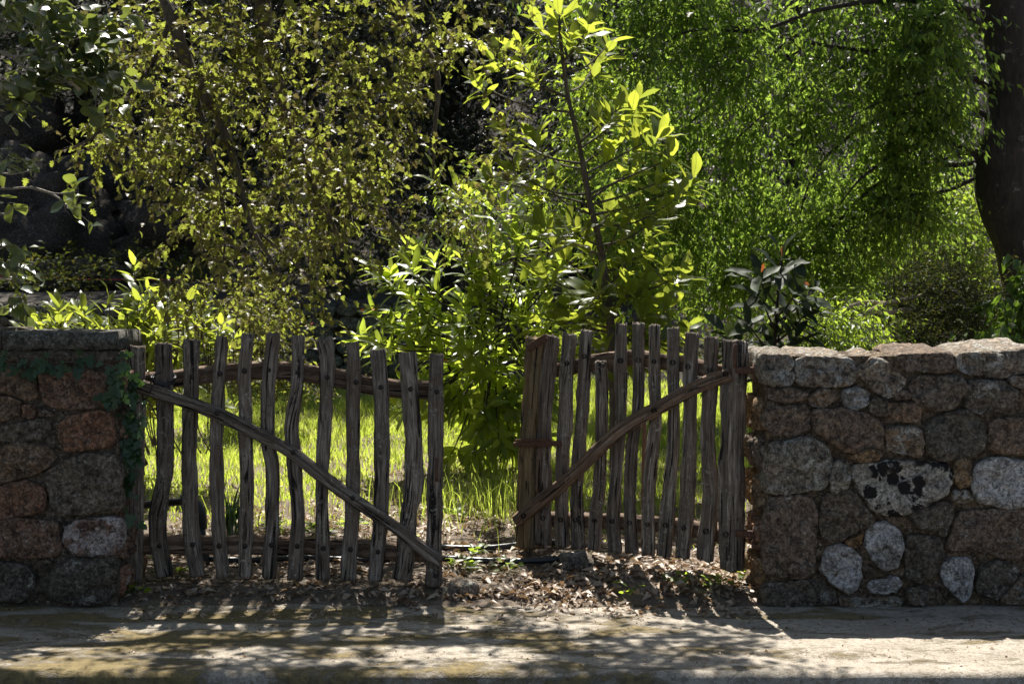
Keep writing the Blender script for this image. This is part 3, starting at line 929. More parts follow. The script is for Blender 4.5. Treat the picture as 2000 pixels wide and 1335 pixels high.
rg, rpt = build_gate('wooden_gate', hinge, freee - hinge, 960, 600, 2.226, RP, RR, RB,
    [(2, 331, 243), (3, 406, 213), (4, 482, 252), (5, 562, 232), (6, 640, 230), (7, 708, 236), (8, 790, 240), (9, 856, 258), (10, 951, 272)],
    [(1, 225, 915), (2, 302, 921), (3, 366, 923), (4, 450, 926), (5, 527, 928), (6, 602, 935), (7, 681, 943), (8, 757, 946), (9, 838, 958), (10, 934, 972), (11, 1020, 985)],
    [(1020, 290), (708, 448), (140, 905)],
    'weathered picket gate leaf standing open beside the grey wall, brace rising to the right', ('wood_brown', 'wood_brown'))
# swing the axis sign: along points from hinge to free end


def tube(name, pts, radii, m, parent=None, ns=8, step=0.05, rough=0.0, origin=None, seed=0, capped=True):
    c, w = catmull([Vector(p) for p in pts], list(radii) if hasattr(radii, '__len__') else [radii] * len(pts), step)
    org = Vector(origin) if origin is not None else c[0].copy()
    V, Fc = [], []
    ref = Vector((0.3, 0.2, 1)).normalized()
    nr = len(c)
    for i in range(nr):
        t = (c[min(i + 1, nr - 1)] - c[max(i - 1, 0)]).normalized()
        if abs(t.dot(ref)) > 0.95:
            ref2 = Vector((1, 0.1, 0))
        else:
            ref2 = ref
        u = t.cross(ref2).normalized()
        v = t.cross(u).normalized()
        for k in range(ns):
            a = 2 * math.pi * k / ns
            d = u * math.cos(a) + v * math.sin(a)
            r = w[i]
            if rough:
                q = c[i] + d * w[i]
                r *= 1 + rough * fbm(q.x * 0.8 / w[0] * 0.3 + seed, q.y * 0.8 / w[0] * 0.3, q.z * 0.3 / w[0], 4)
            V.append(c[i] + d * r - org)
    for i in range(nr - 1):
        for k in range(ns):
            a, b2 = i * ns + k, i * ns + (k + 1) % ns
            Fc.append((a, b2, b2 + ns, a + ns))
    if capped:
        Fc.append(tuple(reversed(range(ns))))
        Fc.append(tuple(range((nr - 1) * ns, nr * ns)))
    return link(name, mesh(name, V, Fc, m), parent, org)


# iron work of the gates
def bar(name, a, b, w, th, side, m, parent, seed):
    return plank(name, [a, a.lerp(b, 0.5), b], [w, w * 1.05, w], th, side, m, parent, seed, 0.4, 12, 5.0, 0.03)


al = (freee - hinge).normalized()
bar('latch_bar', rpt(98, 596, 0.055), rpt(300, 590, 0.055), 0.03, 0.02, (0, 0, 1), M['rust'], rg, 1)
bar('latch_tongue', rpt(105, 578, 0.06), rpt(250, 576, 0.06), 0.014, 0.012, (0, 0, 1), M['rust'], rg, 2)
bar('iron_strap', rpt(158, 180, 0.05), rpt(240, 128, 0.05), 0.045, 0.012, (0, 0, 1), M['rust'], rg, 3)
bar('iron_strap', rpt(212, 600, 0.012), rpt(207, 800, 0.012), 0.04, 0.05, al, M['wood_brown'], rg, 31)
for y, c in ((272, 0), (982, 0)):
    a = rpt(1060, y, 0.055)
    e = P(960 + 1172 / 2.226, 600 + (y + 4) / 2.226, 8.12)
    bar('hinge_strap', a, e, 0.035, 0.012, (0, 0, 1), M['rust'], rg, 4)
    tube('hinge_pin', [e + Vector((-0.03, -0.005, 0.04)), e + Vector((-0.03, -0.005, -0.05))], 0.014, M['rust'], rg, 10)
bar('iron_plate', rpt(1060, 160, 0.055), rpt(1058, 262, 0.055), 0.02, 0.01, al, M['rust'], rg, 5)
bar('latch_plate', lpt(1386, 655, 0.04), lpt(1386, 755, 0.04), 0.017, 0.012, (1, 0, 0), M['rust'], lg, 6)
bar('hinge_strap', lpt(-10, 318, -0.02), lpt(100, 318, -0.02), 0.03, 0.012, (0, 0, 1), M['rust'], lg, 7)

# black cable loop hung on the second picket
loop = []
for i in range(40):
    a = i * 2 * math.pi / 16
    rr = 42 + 5 * math.sin(i * 1.7)
    loop.append(lpt(196 + rr * 1.15 * math.cos(a) + i * 0.2, 305 + rr * 0.62 * math.sin(a) + (i % 7), 0.03 + 0.06 * (0.5 - 0.5 * math.sin(a + 0.4)) - 0.075 * (math.sin(a) < -0.2)))
ct = thing('cable_coil', loop[0], 'black cable loop wound round the second picket of the closed gate', 'cable')
tube('cable', loop, 0.006, M['pipe'], ct, 6, 0.02)
tube('loose_end', [lpt(150, 340, 0.075), lpt(130, 390, 0.08), lpt(90, 415, 0.085), lpt(20, 440, 0.06), lpt(-10, 436, 0.03)], 0.0035, M['pipe'], ct, 5, 0.03)

# ------------------------------------------------------------------ leaves
def leaf_template(L=1.0, W=0.3, rows=5, fold=0.12, curl=0.18, shape='lance'):
    ts = np.linspace(0, 1, rows)
    V, T, i = [], [], 0
    for t in ts:
        if shape == 'lance': w = math.sin(math.pi * min(1, t ** 0.85)) ** 0.8
        elif shape == 'obov': w = math.sin(math.pi * t ** 1.3) ** 0.8
        elif shape == 'lobed': w = math.sin(math.pi * t ** 0.9) ** 0.7 * (1 + 0.38 * math.cos(t * 7 * math.pi))
        else: w = math.sin(math.pi * t) ** 0.6
        w = max(w, 0.03) if 0 < t < 1 else (0.04 if t == 0 else 0.0)
        z = -curl * t * t
        V += [(t, -0.5 * W * w, z + fold * W * w), (t, 0, z), (t, 0.5 * W * w, z + fold * W * w)]
    for r_ in range(rows - 1):
        a = r_ * 3
        for c in (0, 1):
            q = (a + c, a + c + 3, a + c + 4, a + c + 1)
            T += [(q[0], q[1], q[2]), (q[0], q[2], q[3])]
    V = np.array(V, dtype=np.float64) * np.array([L, L, L])
    return V, np.array(T)


def small_template(W=0.5, fold=0.18, curl=0.12):
    V = np.array([(0, 0, 0), (0.42, -W / 2, fold * W), (0.42, W / 2, fold * W), (0.45, 0, -0.02), (1, 0, -curl)])
    T = np.array([(0, 1, 3), (0, 3, 2), (1, 4, 3), (3, 4, 2)])
    return V, T


def scatter(tpl, pos, X, Nrm, scale):
    """Vertices and triangles of one leaf per row."""
    TV, TT = tpl
    X = unit(X)
    Nrm = unit(Nrm - X * (Nrm * X).sum(1, keepdims=True))
    Y = np.cross(Nrm, X)
    s = np.asarray(scale).reshape(-1, 1, 1)
    V = pos[:, None, :] + s * (TV[None, :, 0:1] * X[:, None, :] + TV[None, :, 1:2] * Y[:, None, :] + TV[None, :, 2:3] * Nrm[:, None, :])
    T = TT[None] + (np.arange(len(pos)) * len(TV))[:, None, None]
    return V.reshape(-1, 3), T.reshape(-1, 3)


def foliage(name, parent, tpl, leaves, m, origin, stuff=True):
    pos, X, Nr, s = leaves
    V, T = scatter(tpl, pos - np.array(origin), X, Nr, s)
    rnd = np.repeat(RNG.random(len(pos)), len(tpl[0]))
    o = link(name, np_mesh(name, V, T, m, rnd), parent, origin)
    if stuff: o['kind'] = 'stuff'
    return o


def leaf_objects(name, parent, meshes, leaves, pick):
    """Single leaves as parts sharing mesh data."""
    pos, X, Nr, s = leaves
    pw = WORLD[parent]
    for i in pick:
        x = Vector(X[i]).normalized()
        n_ = Vector(Nr[i])
        n_ = (n_ - x * n_.dot(x)).normalized()
        y = n_.cross(x)
        o = bpy.data.objects.new(name, R.choice(meshes))
        COL.objects.link(o)
        o.parent = parent
        mt = Matrix((x, y, n_)).transposed().to_4x4() @ Matrix.Scale(float(s[i]), 4)
        mt.translation = Vector(pos[i]) - pw
        o.matrix_basis = mt


def nearest_in_frame(leaves, n):
    pos = leaves[0]
    y = pos[:, 1]
    px = 1000 + F * pos[:, 0] / y
    py = HZ + F * (CZ - pos[:, 2]) / y
    ok = (px > 0) & (px < 2000) & (py > 0) & (py < 1335)
    key = np.where(ok, y / np.maximum(leaves[3], 1e-3), 1e9)
    idx = np.argsort(key)[:n]
    return idx[key[idx] < 1e8]


def split_leaves(leaves, idx):
    mask = np.ones(len(leaves[0]), bool)
    mask[idx] = False
    return tuple(a[mask] for a in leaves)


def add_foliage(parent, tpl_small, tpl_meshes, leaves, m, origin, nobj=300, part='leaf', mass='foliage'):
    idx = nearest_in_frame(leaves, nobj) if nobj else np.array([], int)
    if len(idx):
        leaf_objects(part, parent, tpl_meshes, leaves, idx)
    rest = split_leaves(leaves, idx)
    if len(rest[0]):
        foliage(mass, parent, tpl_small, rest, m, origin)


def leaf_variants(name, W, shape, m, k=4, rows=6):
    out = []
    for i in range(k):
        V, T = leaf_template(1, W * R.uniform(0.85, 1.15), rows, R.uniform(0.05, 0.22), R.uniform(0.05, 0.35), shape)
        V = V.copy()
        V[:, 2] += 0.03 * np.sin(V[:, 0] * 9 + i)
        V[:, 1] += 0.04 * (V[:, 0] ** 2) * R.uniform(-1, 1)
        out.append(np_mesh(name, V, T, m, None, True))
    return out


def twigs(starts, dirs, lens, droop, nleaf, leaf_len, hang=0.3, normal_up=0.8, jit=0.35, wander=0.25):
    """Leaf arrays along curved twigs, and the twigs' polylines."""
    m = len(starts)
    d = unit(dirs)
    t = (np.arange(nleaf) + 0.6) / nleaf
    t = t[None, :, None]
    bend = RNG.normal(0, wander, (m, 1, 3))
    L = lens[:, None, None]
    down = np.array([0, 0, -1.0])
    pos = starts[:, None, :] + d[:, None, :] * L * t + bend * L * t * t + down * droop * L * t * t
    tan = d[:, None, :] + 2 * bend * t + 2 * down * droop * t
    side = unit(np.cross(d, np.array([0.1, 0.2, 1.0])))[:, None, :] * np.where(np.arange(nleaf) % 2 == 0, 1, -1)[None, :, None]
    X = unit(tan) * 0.6 + side * 0.75 + down * hang + RNG.normal(0, jit, (m, nleaf, 3))
    Nn = np.array([0, 0, normal_up]) + RNG.normal(0, 0.5, (m, nleaf, 3))
    s = leaf_len * RNG.uniform(0.6, 1.2, (m, nleaf))
    tt = np.linspace(0, 1, 5)[None, :, None]
    line = starts[:, None, :] + d[:, None, :] * L * tt + bend * L * tt * tt + down * droop * L * tt * tt
    pos = pos + RNG.normal(0, leaf_len * 0.15, pos.shape)
    return (pos.reshape(-1, 3), X.reshape(-1, 3), Nn.reshape(-1, 3), s.ravel()), line


def twig_mesh(name, parent, line, r0, m, origin, stuff=True):
    k, n = line.shape[:2]
    a = np.arange(3) * 2 * math.pi / 3
    d = unit(line[:, -1] - line[:, 0])
    u = unit(np.cross(d, np.array([0.31, 0.2, 0.9])))
    v = np.cross(d, u)
    rad = r0 * np.linspace(1, 0.3, n)
    ring = u[:, None, None, :] * np.cos(a)[None, None, :, None] + v[:, None, None, :] * np.sin(a)[None, None, :, None]
    V = line[:, :, None, :] + ring * rad[None, :, None, None] - np.array(origin)
    T = []
    for i in range(n - 1):
        for q in range(3):
            p = i * 3 + q
            p2 = i * 3 + (q + 1) % 3
            T += [(p, p2, p2 + 3), (p, p2 + 3, p + 3)]
    T = np.array(T)[None] + (np.arange(k) * n * 3)[:, None, None]
    o = link(name, np_mesh(name, V.reshape(-1, 3), T.reshape(-1, 3), m), parent, origin)
    if stuff: o['kind'] = 'stuff'
    return o


def cluster_points(clusters):
    """(px, py, rx, ry, Y, dY, n) -> points."""
    out = []
    for px, py, rx, ry, Y, dY, n in clusters:
        q = RNG.normal(0, 0.5, (n, 3))
        y = Y + q[:, 2] * dY
        x = (px + q[:, 0] * rx - 1000) * y / F
        z = CZ - (py + q[:, 1] * ry - HZ) * y / F
        out.append(np.stack([x, y, z], 1))
    return np.concatenate(out)


def rand_dirs(n, base, spread):
    return unit(np.array(base)[None] + RNG.normal(0, spread, (n, 3)))


# ---------------------------------------------- hillside, rocks, dark wood
def boulder(p, size, label, seed):
    rs = random.Random(seed)
    n, mm = 44, 26
    V, Fc = [], []
    for j in range(mm + 1):
        ph = math.pi * j / mm
        for i in range(n):
            th = 2 * math.pi * i / n
            d = Vector((math.sin(ph) * math.cos(th), math.sin(ph) * math.sin(th), math.cos(ph)))
            r = 1 + 0.45 * fbm(d.x * 1.1 + seed, d.y * 1.1, d.z * 1.1, 3) + 0.22 * fbm(d.x * 3.5 + seed, d.y * 3.5, d.z * 5, 5)
            V.append(Vector((d.x * size[0], d.y * size[1], d.z * size[2])) * r)
    for j in range(mm):
        for i in range(n):
            Fc.append((j * n + i, (j + 1) * n + i, (j + 1) * n + (i + 1) % n, j * n + (i + 1) % n))
    return tag(link('boulder', mesh('boulder', V, Fc, M['rock']), None, p), label, 'boulder', 'dark boulders on the hillside')


for i, (px, py, Y, sz, lb) in enumerate([
    (60, 440, 22, (1.2, 0.9, 0.95), 'large dark rounded boulder at far left above the terrace wall'),
    (250, 380, 24, (1.5, 1.0, 0.75), 'long dark rock ledge under the hanging oak branches'),
    (290, 480, 22.5, (0.9, 0.8, 0.6), 'lower dark boulder between the ledge and the red cord'),
    (100, 545, 20.5, (1.2, 0.6, 0.25), 'flat dark rock lying on the terrace behind the red cord'),
    (30, 300, 25, (1.1, 0.9, 0.8), 'upper dark boulder behind the glossy leaves at far left'),
    (1780, 530, 21, (0.7, 0.6, 0.5), 'grey rock on the slope behind the pale dead branches')]):
    boulder(P(px, py, Y), sz, lb, i * 7.3)

ST = small_template(0.5)
ST2 = (np.array([(0, 0, 0), (0.45, -0.26, 0.07), (0.45, 0.26, 0.07), (1, 0, -0.1)]), np.array([(0, 1, 3), (0, 3, 2)]))
ST_round = leaf_template(1, 0.6, 8, 0.2, 0.25, 'lobed')
ST_narrow = small_template(0.36, 0.15, 0.2)


def crown_tree(name, label, group, base, trunk_pts, radii, crowns, gap, leaf_len, tpl, m, bark, droop=0.2, nleaf=12, tl=(0.3, 0.7), limbs=(), cat='tree', hang=0.3, twr=0.005, nobj=0, spread=0.7, normal_up=0.8):
    t = thing(name, base, label, cat, group)
    if trunk_pts is not None:
        tube('trunk', trunk_pts, radii, bark, t, 16, 0.12, 0.25, base)
    for pts, r0, r1 in limbs:
        n = len(pts)
        tube('branch', pts, [r0 + (r1 - r0) * i / (n - 1) for i in range(n)], bark, t, 7, 0.08, 0.15)
    C = cluster_points(crowns)
    if gap:
        C = C[np.array([fbm(x * 2.2, y * 2.2, z * 2.2, 3) for x, y, z in C]) > gap]
    dirs = rand_dirs(len(C), (0, -0.15, 0.1), spread)
    lv, line = twigs(C, dirs, RNG.uniform(tl[0], tl[1], len(C)), droop, nleaf, leaf_len, hang, normal_up)
    org = Vector(base)
    if nobj:
        mv = leaf_variants('leaf', 0.58, 'lobed', m, 4, 9)
        add_foliage(t, tpl, mv, lv, m, org, nobj, 'leaf', 'crown')
    else:
        foliage('crown', t, tpl, lv, m, org)
    twig_mesh('twigs', t, line, twr, bark, org)
    return t


# dark evergreen trees on the hillside
bgs = [
 (560, 20.6, 0.1, 'dark evergreen tree with a black trunk behind the hanging oak branches', 640, [(500, 250, 130, 160), (560, 20, 150, 130), (620, -220, 220, 150)]),
 (672, 19.4, 0.1, 'second black trunked evergreen at the end of the far terrace wall', 672, [(720, 300, 110, 150), (700, 60, 130, 130), (760, -250, 200, 150)]),
 (900, 22, 0.12, 'dark evergreen tree high behind the big leaved sapling', 880, [(850, 150, 110, 170), (960, 60, 110, 150), (880, 330, 90, 90), (900, -260, 200, 150)]),
 (130, 26, 0.14, 'dark evergreen tree at far left behind the boulders', 150, [(100, 100, 170, 140), (250, 190, 130, 100), (150, -200, 220, 200)]),
 (350, 25, 0.14, 'dark evergreen tree above the rock ledge', 380, [(350, 130, 150, 130), (420, 330, 100, 80), (330, -220, 230, 180)]),
 (1180, 23, 0.14, 'dark evergreen tree between the sapling and the nettle tree', 1180, [(1150, 330, 110, 150), (1250, 480, 110, 110), (1200, 80, 130, 150)]),
 (1560, 25, 0.14, 'dark evergreen tree behind the drooping nettle tree crown', 1560, [(1500, 300, 150, 170), (1660, 420, 120, 110), (1600, 60, 200, 150)]),
]
for k, (px, Y, r_, lb, bx, cr) in enumerate(bgs):
    b0 = P(bx, 0, Y)
    b0.z = ground_z(b0.x, Y) - 0.05
    top = P(px, -250, Y)
    tp = [b0, b0.lerp(top, 0.35) + Vector((R.uniform(-0.2, 0.2), 0, 0)), b0.lerp(top, 0.7), top]
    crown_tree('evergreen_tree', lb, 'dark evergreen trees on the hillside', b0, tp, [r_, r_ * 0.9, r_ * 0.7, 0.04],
               [(a, c, d, e, Y, 1.3, 380) if c > -150 else (a, c + 70, d * 1.7, e * 0.8, Y + 2.0 - (3.2 if bx < 400 else 0), 3.0, 1500) for a, c, d, e in cr], 0, 0.08, ST2, M['forest'], M['bark'], 0.15, 14, (0.3, 0.9))  # unseen upper crowns enlarged and shifted to keep the slope in shade

# far wood filling the slope
n = 9000
C = np.stack([RNG.uniform(-16, 16, n), RNG.uniform(25, 40, n), RNG.uniform(0, 1, n)], 1)
zz = np.array([ground_z(x, y) for x, y in C[:, :2]])
C[:, 2] = zz + C[:, 2] ** 0.8 * 9.0
lv, line = twigs(C, rand_dirs(n, (0, -0.2, 0.1), 0.8), RNG.uniform(0.5, 1.2, n), 0.2, 14, 0.15, 0.3)
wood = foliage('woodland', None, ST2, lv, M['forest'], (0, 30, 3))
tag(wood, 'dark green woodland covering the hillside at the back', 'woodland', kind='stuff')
# undergrowth on the terrace and slope
n = 3200
C = np.stack([RNG.uniform(-9, 9, n), 18.45 + 6.5 * RNG.random(n) ** 1.4, np.zeros(n)], 1)
keep = ~((C[:, 0] < -3.2) & (C[:, 1] < 24) & (C[:, 1] > 20.3) & (RNG.random(n) < 0.75))
C = C[keep]
C[:, 2] = np.array([ground_z(x, y) for x, y in C[:, :2]]) + RNG.uniform(0, 0.35, len(C))
lv, line = twigs(C, rand_dirs(len(C), (0, 0, 0.8), 0.6), RNG.uniform(0.2, 0.6, len(C)), 0.3, 10, 0.07, 0.1)
und = foliage('undergrowth', None, ST, lv, M['darkbush'], (0, 20, 1))
tag(und, 'low dark undergrowth scattered over the slope behind the grass', 'undergrowth', kind='stuff')

# ---------------------------------------------- nettle tree on the right
Yn = 15.0
base = P(2040, 837, Yn)
base.z = ground_z(base.x, Yn) - 0.05
Q = lambda *a: [P(x, y, Yn + ((y - 250) * 0.003 * min(1, i / 3) - 0.12 * min(i, 5) + R.uniform(-0.1, 0.1) if i else 0)) for i, (x, y) in enumerate(a)]
limbs = [
 (Q((1950, 300), (1890, 292), (1830, 272), (1750, 300), (1680, 350), (1640, 400)), 0.0310, 0.0072),
 (Q((1950, 310), (1870, 322), (1790, 322), (1700, 370), (1620, 450), (1560, 500)), 0.0310, 0.0060),
 (Q((1950, 240), (1880, 205), (1800, 212), (1700, 240), (1620, 300), (1580, 360), (1560, 430)), 0.0310, 0.0060),
 (Q((1950, 170), (1890, 150), (1800, 180), (1720, 200), (1640, 240)), 0.0217, 0.0060),
 (Q((1960, 40), (1850, 10), (1740, 0), (1600, 20), (1480, 60), (1350, 60), (1260, 110)), 0.0372, 0.0060),
 (Q((1950, 190), (1840, 110), (1700, 100), (1560, 80), (1420, 50)), 0.0372, 0.0072),
 (Q((1940, 330), (1850, 372), (1760, 385), (1660, 430), (1560, 520)), 0.0248, 0.0060),
 (Q((1935, 320), (1880, 300), (1810, 330), (1720, 400), (1650, 480)), 0.0186, 0.0048),
 (Q((1960, 100), (1800, -40), (1600, -90), (1400, -60)), 0.0434, 0.0120),
 (Q((1700, 100), (1560, 180), (1450, 260), (1380, 360), (1340, 460)), 0.0186, 0.0048),
 (Q((1600, 20), (1450, 160), (1330, 260), (1280, 380)), 0.0186, 0.0048),
]
cl = [(1250, 60, 100, 110), (1370, 110, 130, 130), (1500, 90, 140, 120), (1650, 70, 140, 110), (1790, 70, 110, 90), (1270, 220, 90, 100), (1380, 270, 120, 120), (1500, 260, 140, 130), (1630, 220, 120, 90),
      (1760, 180, 100, 70), (1820, 70, 60, 80), (1400, 430, 100, 100), (1500, 420, 100, 110), (1600, 420, 100, 80), (1290, 380, 70, 110), (1430, 540, 80, 60), (1540, 520, 80, 60), (1690, 400, 90, 60),
      (1740, 290, 80, 40), (1830, 230, 50, 60), (1240, 330, 60, 100), (1330, 520, 70, 60), (1230, 480, 60, 70), (1760, 410, 60, 30), (1340, 20, 130, 90), (1650, 540, 50, 40), (1780, 330, 70, 50), (1840, 440, 40, 40)]
crown_tree('nettle_tree', 'big dark trunked tree at far right with fresh green drooping leaves and long arching limbs', None, base,
           [base, P(2020, 600, Yn), P(1995, 470, Yn), P(1962, 370, Yn), P(1955, 300, Yn), P(1975, 200, Yn), P(1965, 60, Yn), P(1945, -120, Yn)], [0.36, 0.25, 0.24, 0.28, 0.28, 0.22, 0.22, 0.18],
           [(a, b2, c * 0.9, d * 0.9, Yn - 0.2 + (b2 - 250) * 0.003 + R.uniform(-0.25, 0.25), 0.5, 165) for a, b2, c, d in cl], -0.12, 0.092, ST_narrow, M['hack'], M['bark'], 0.35, 13, (0.3, 0.65), limbs, 'tree', 0.9, 0.004, 0, 0.8, 0.3)

# unseen forward boughs above the picture, added and trimmed to shade plants below
nt = bpy.data.objects['nettle_tree']
n = 2600
C = np.stack([RNG.uniform(0.1, 4.3, n), RNG.uniform(11.6, 16, n), RNG.normal(5.4, 0.4, n)], 1)
ys_ = C[:, 1] - (C[:, 2] - 1.4) / 1.73          # where the shade falls at bush height
okc = ((C[:, 0] < 1.25) & (ys_ > 10.75)) | ((C[:, 0] > 1.4) & (C[:, 0] < 2.0) & (ys_ > 9.8)) | ((C[:, 0] > 2.55) & (ys_ > 10.6))
C = C[okc & (C[:, 2] > 4.7) & (np.array([fbm(x * 1.2, y * 1.2, z, 3) for x, y, z in C]) > -0.2)]
lv, line = twigs(C, rand_dirs(len(C), (0, -0.15, 0.1), 0.8), RNG.uniform(0.3, 0.65, len(C)), 0.35, 13, 0.1, 0.9, 0.3)
foliage('crown', nt, ST_narrow, lv, M['hack'], WORLD[nt])
twig_mesh('twigs', nt, line, 0.004, M['bark'], WORLD[nt])
for a_, b_ in (((4.5, 14.9, 5.0), (1.0, 13.5, 5.6)), ((4.5, 14.9, 5.6), (2.2, 12.4, 5.8)), ((4.5, 14.9, 5.3), (0.6, 15.2, 5.7))):
    a_, b_ = Vector(a_), Vector(b_)
    tube('branch', [a_, a_.lerp(b_, 0.5) + Vector((0, 0, 0.25)), b_], [0.08, 0.05, 0.015], M['bark'], nt, 7, 0.1, 0.15)

# bright trees and bushes behind
crown_tree('bright_bush', 'sunlit yellow green bush right behind the middle of the grey stone wall', 'bushes behind the walls', (P(1640, 0, 10.6).x, 10.6, 0.11), None, None,
           [(1620, 640, 60, 50, 10.6, 0.4, 110), (1690, 660, 60, 40, 10.7, 0.4, 90), (1590, 680, 40, 30, 10.5, 0.3, 50), (1650, 740, 120, 60, 10.6, 0.4, 120)], 0, 0.052, ST_narrow, M['bright'], M['bark'], 0.4, 12, (0.15, 0.4), (), 'bush', 0.5, 0.003)
crown_tree('dark_bush', 'dense dark small leaved bush behind the grey wall below the nettle tree trunk', 'bushes behind the walls', (P(1850, 0, 11.6).x, 11.6, 0.13), None, None,
           [(1830, 580, 90, 80, 11.6, 0.7, 420), (1790, 665, 60, 30, 11.4, 0.5, 150), (1900, 620, 60, 70, 11.6, 0.6, 300), (1850, 740, 150, 70, 11.6, 0.6, 300)], 0, 0.031, ST, M['darkbush'], M['bark'], 0.1, 12, (0.12, 0.35), (), 'bush', 0.1, 0.003)
crown_tree('sunlit_tree', 'yellow green sunlit tree far behind the nettle tree trunk', 'sunlit trees at the back', (P(1850, 0, 19).x, 19, 0.9), [P(1850, 640, 19), P(1845, 520, 19), P(1850, 430, 19)], [0.06, 0.05, 0.02],
           [(1840, 440, 80, 60, 19, 0.8, 200), (1780, 390, 60, 40, 19, 0.6, 90), (1880, 520, 60, 50, 19, 0.7, 170), (1720, 480, 80, 60, 19.4, 0.6, 120), (1900, 400, 50, 60, 19, 0.6, 90), (1640, 570, 60, 40, 19.2, 0.6, 60)], 0, 0.085, ST, M['bright'], M['bark_tan'], 0.3, 11, (0.2, 0.5), (), 'tree', 0.5, 0.004)
crown_tree('sunlit_tree', 'fresh green tree behind the stem of the big leaved sapling', 'sunlit trees at the back', (P(1080, 0, 16.5).x, 16.5, 0.36), [P(1080, 790, 16.5), P(1070, 600, 16.5), P(1080, 420, 16.5)], [0.06, 0.05, 0.015],
           [(1080, 410, 60, 50, 16.5, 0.7, 80), (1140, 300, 50, 80, 16.5, 0.6, 80), (1190, 430, 60, 60, 16.5, 0.6, 70), (1200, 180, 50, 70, 16.6, 0.6, 60), (920, 400, 60, 40, 16.4, 0.6, 50), (1120, 180, 40, 60, 16.6, .6, 40), (1120, 30, 60, 50, 16.5, 0.6, 50)], 0, 0.09, ST_narrow, M['bright'], M['bark'], 0.3, 11, (0.2, 0.5), (), 'tree', 0.5, 0.004)
crown_tree('flowering_shrub', 'thin brownish shrub with small red flowers in front of the far wall', None, (P(560, 0, 15).x, 15, 0.26), None, None,
           [(520, 650, 70, 60, 15, 0.6, 90), (460, 640, 80, 60, 15, 0.6, 90), (350, 640, 80, 60, 14.6, 0.6, 90), (500, 740, 140, 40, 14.6, 0.5, 110)], 0, 0.06, ST, M['oak'], M['bark_oak'], 0.1, 10, (0.2, 0.5), (), 'shrub', 0.2, 0.004)
# leafy young branch at the right edge
crown_tree('young_nettle_tree', 'drooping light green leaves at the right edge just above the grey wall', None, (P(2040, 0, 11).x, 11, 0.12), [Vector((P(2040, 0, 11).x, 11, 0.1)), P(2035, 700, 11), P(2020, 560, 11), P(2000, 470, 11)], [0.03, 0.025, 0.018, 0.008],
           [(1985, 590, 30, 40, 11, 0.3, 26), (1965, 650, 25, 30, 10.9, 0.2, 14), (2010, 530, 35, 40, 11, 0.3, 20), (2040, 620, 40, 80, 11, 0.3, 30)], 0, 0.1, ST, M['young'], M['bark'], 0.5, 10, (0.15, 0.35), (), 'tree', 0.9, 0.003, 0, 0.6, 0.3)

# pale dead branches on the slope behind the right wall
for lb, pts in (('longest pale dead branch lying low behind the grey wall', [(1655, 602), (1690, 590), (1740, 592), (1790, 582)]), ('thin pale dead branch crossing under the longest one', [(1690, 615), (1720, 595), (1775, 583), (1800, 575)]), ('short pale dead stick nearest the wall top behind the bright bush', [(1730, 612), (1760, 606), (1780, 605)])):
    b0 = P(*pts[0], 14.6)
    t = tube('dead_branch', [P(x, y, 11.0 + i * 0.1) for i, (x, y) in enumerate(pts)], [0.02, 0.017, 0.013, 0.008][:len(pts)], M['bark_tan'], None, 8, 0.06, 0.3)
    tag(t, lb, 'branch', 'dead branches behind the wall')

# ---------------------------------------------- plants with large leaves
def whorls(tips, n, L, spread=1.0, droop=0.35):
    """tips: [(point, direction)] -> leaf arrays radiating round each tip."""
    pos, X, Nn, S = [], [], [], []
    for p, d in tips:
        d = Vector(d).normalized()
        u = d.cross(Vector((0.31, 0.17, 0.93))).normalized()
        v = d.cross(u)
        k = n + R.randint(-2, 2)
        for i in range(k):
            a = i * 2.4 + R.uniform(-0.3, 0.3)
            rad = u * math.cos(a) + v * math.sin(a)
            open_ = spread * R.uniform(0.5, 1.2) * (0.5 + 0.7 * i / k)
            x = d * (1 - 0.45 * open_) + rad * open_ + Vector((0, 0, -droop * R.uniform(0.2, 1.2)))
            nn = d * 0.8 - rad * 0.4 + Vector((0, 0, 0.8)) + Vector((R.gauss(0, 0.25), R.gauss(0, 0.25), 0))
            pos.append(p - d * (0.16 * i / k))
            X.append(x)
            Nn.append(nn)
            S.append(L * R.uniform(0.65, 1.15))
    return tuple(np.array(a, dtype=float) for a in (pos, X, Nn)) + (np.array(S),)


def big_leaf_plant(name, label, group, cat, base, stems, tips, nleaf, L, W, shape, m, bark, spread=1.0, droop=0.35, nobj=300, extra=None):
    t = thing(name, base, label, cat, group)
    for nm, pts, r0, r1 in stems:
        k = len(pts)
        tube(nm, pts, [r0 + (r1 - r0) * i / (k - 1) for i in range(k)], bark, t, 8, 0.05, 0.2)
    lv = whorls(tips, nleaf, L, spread, droop)
    add_foliage(t, leaf_template(1, W, 5, 0.12, 0.18, shape), leaf_variants('leaf', W, shape, M['sapling_single'] if m is M['sapling'] else m), lv, m, Vector(base), nobj)
    return t


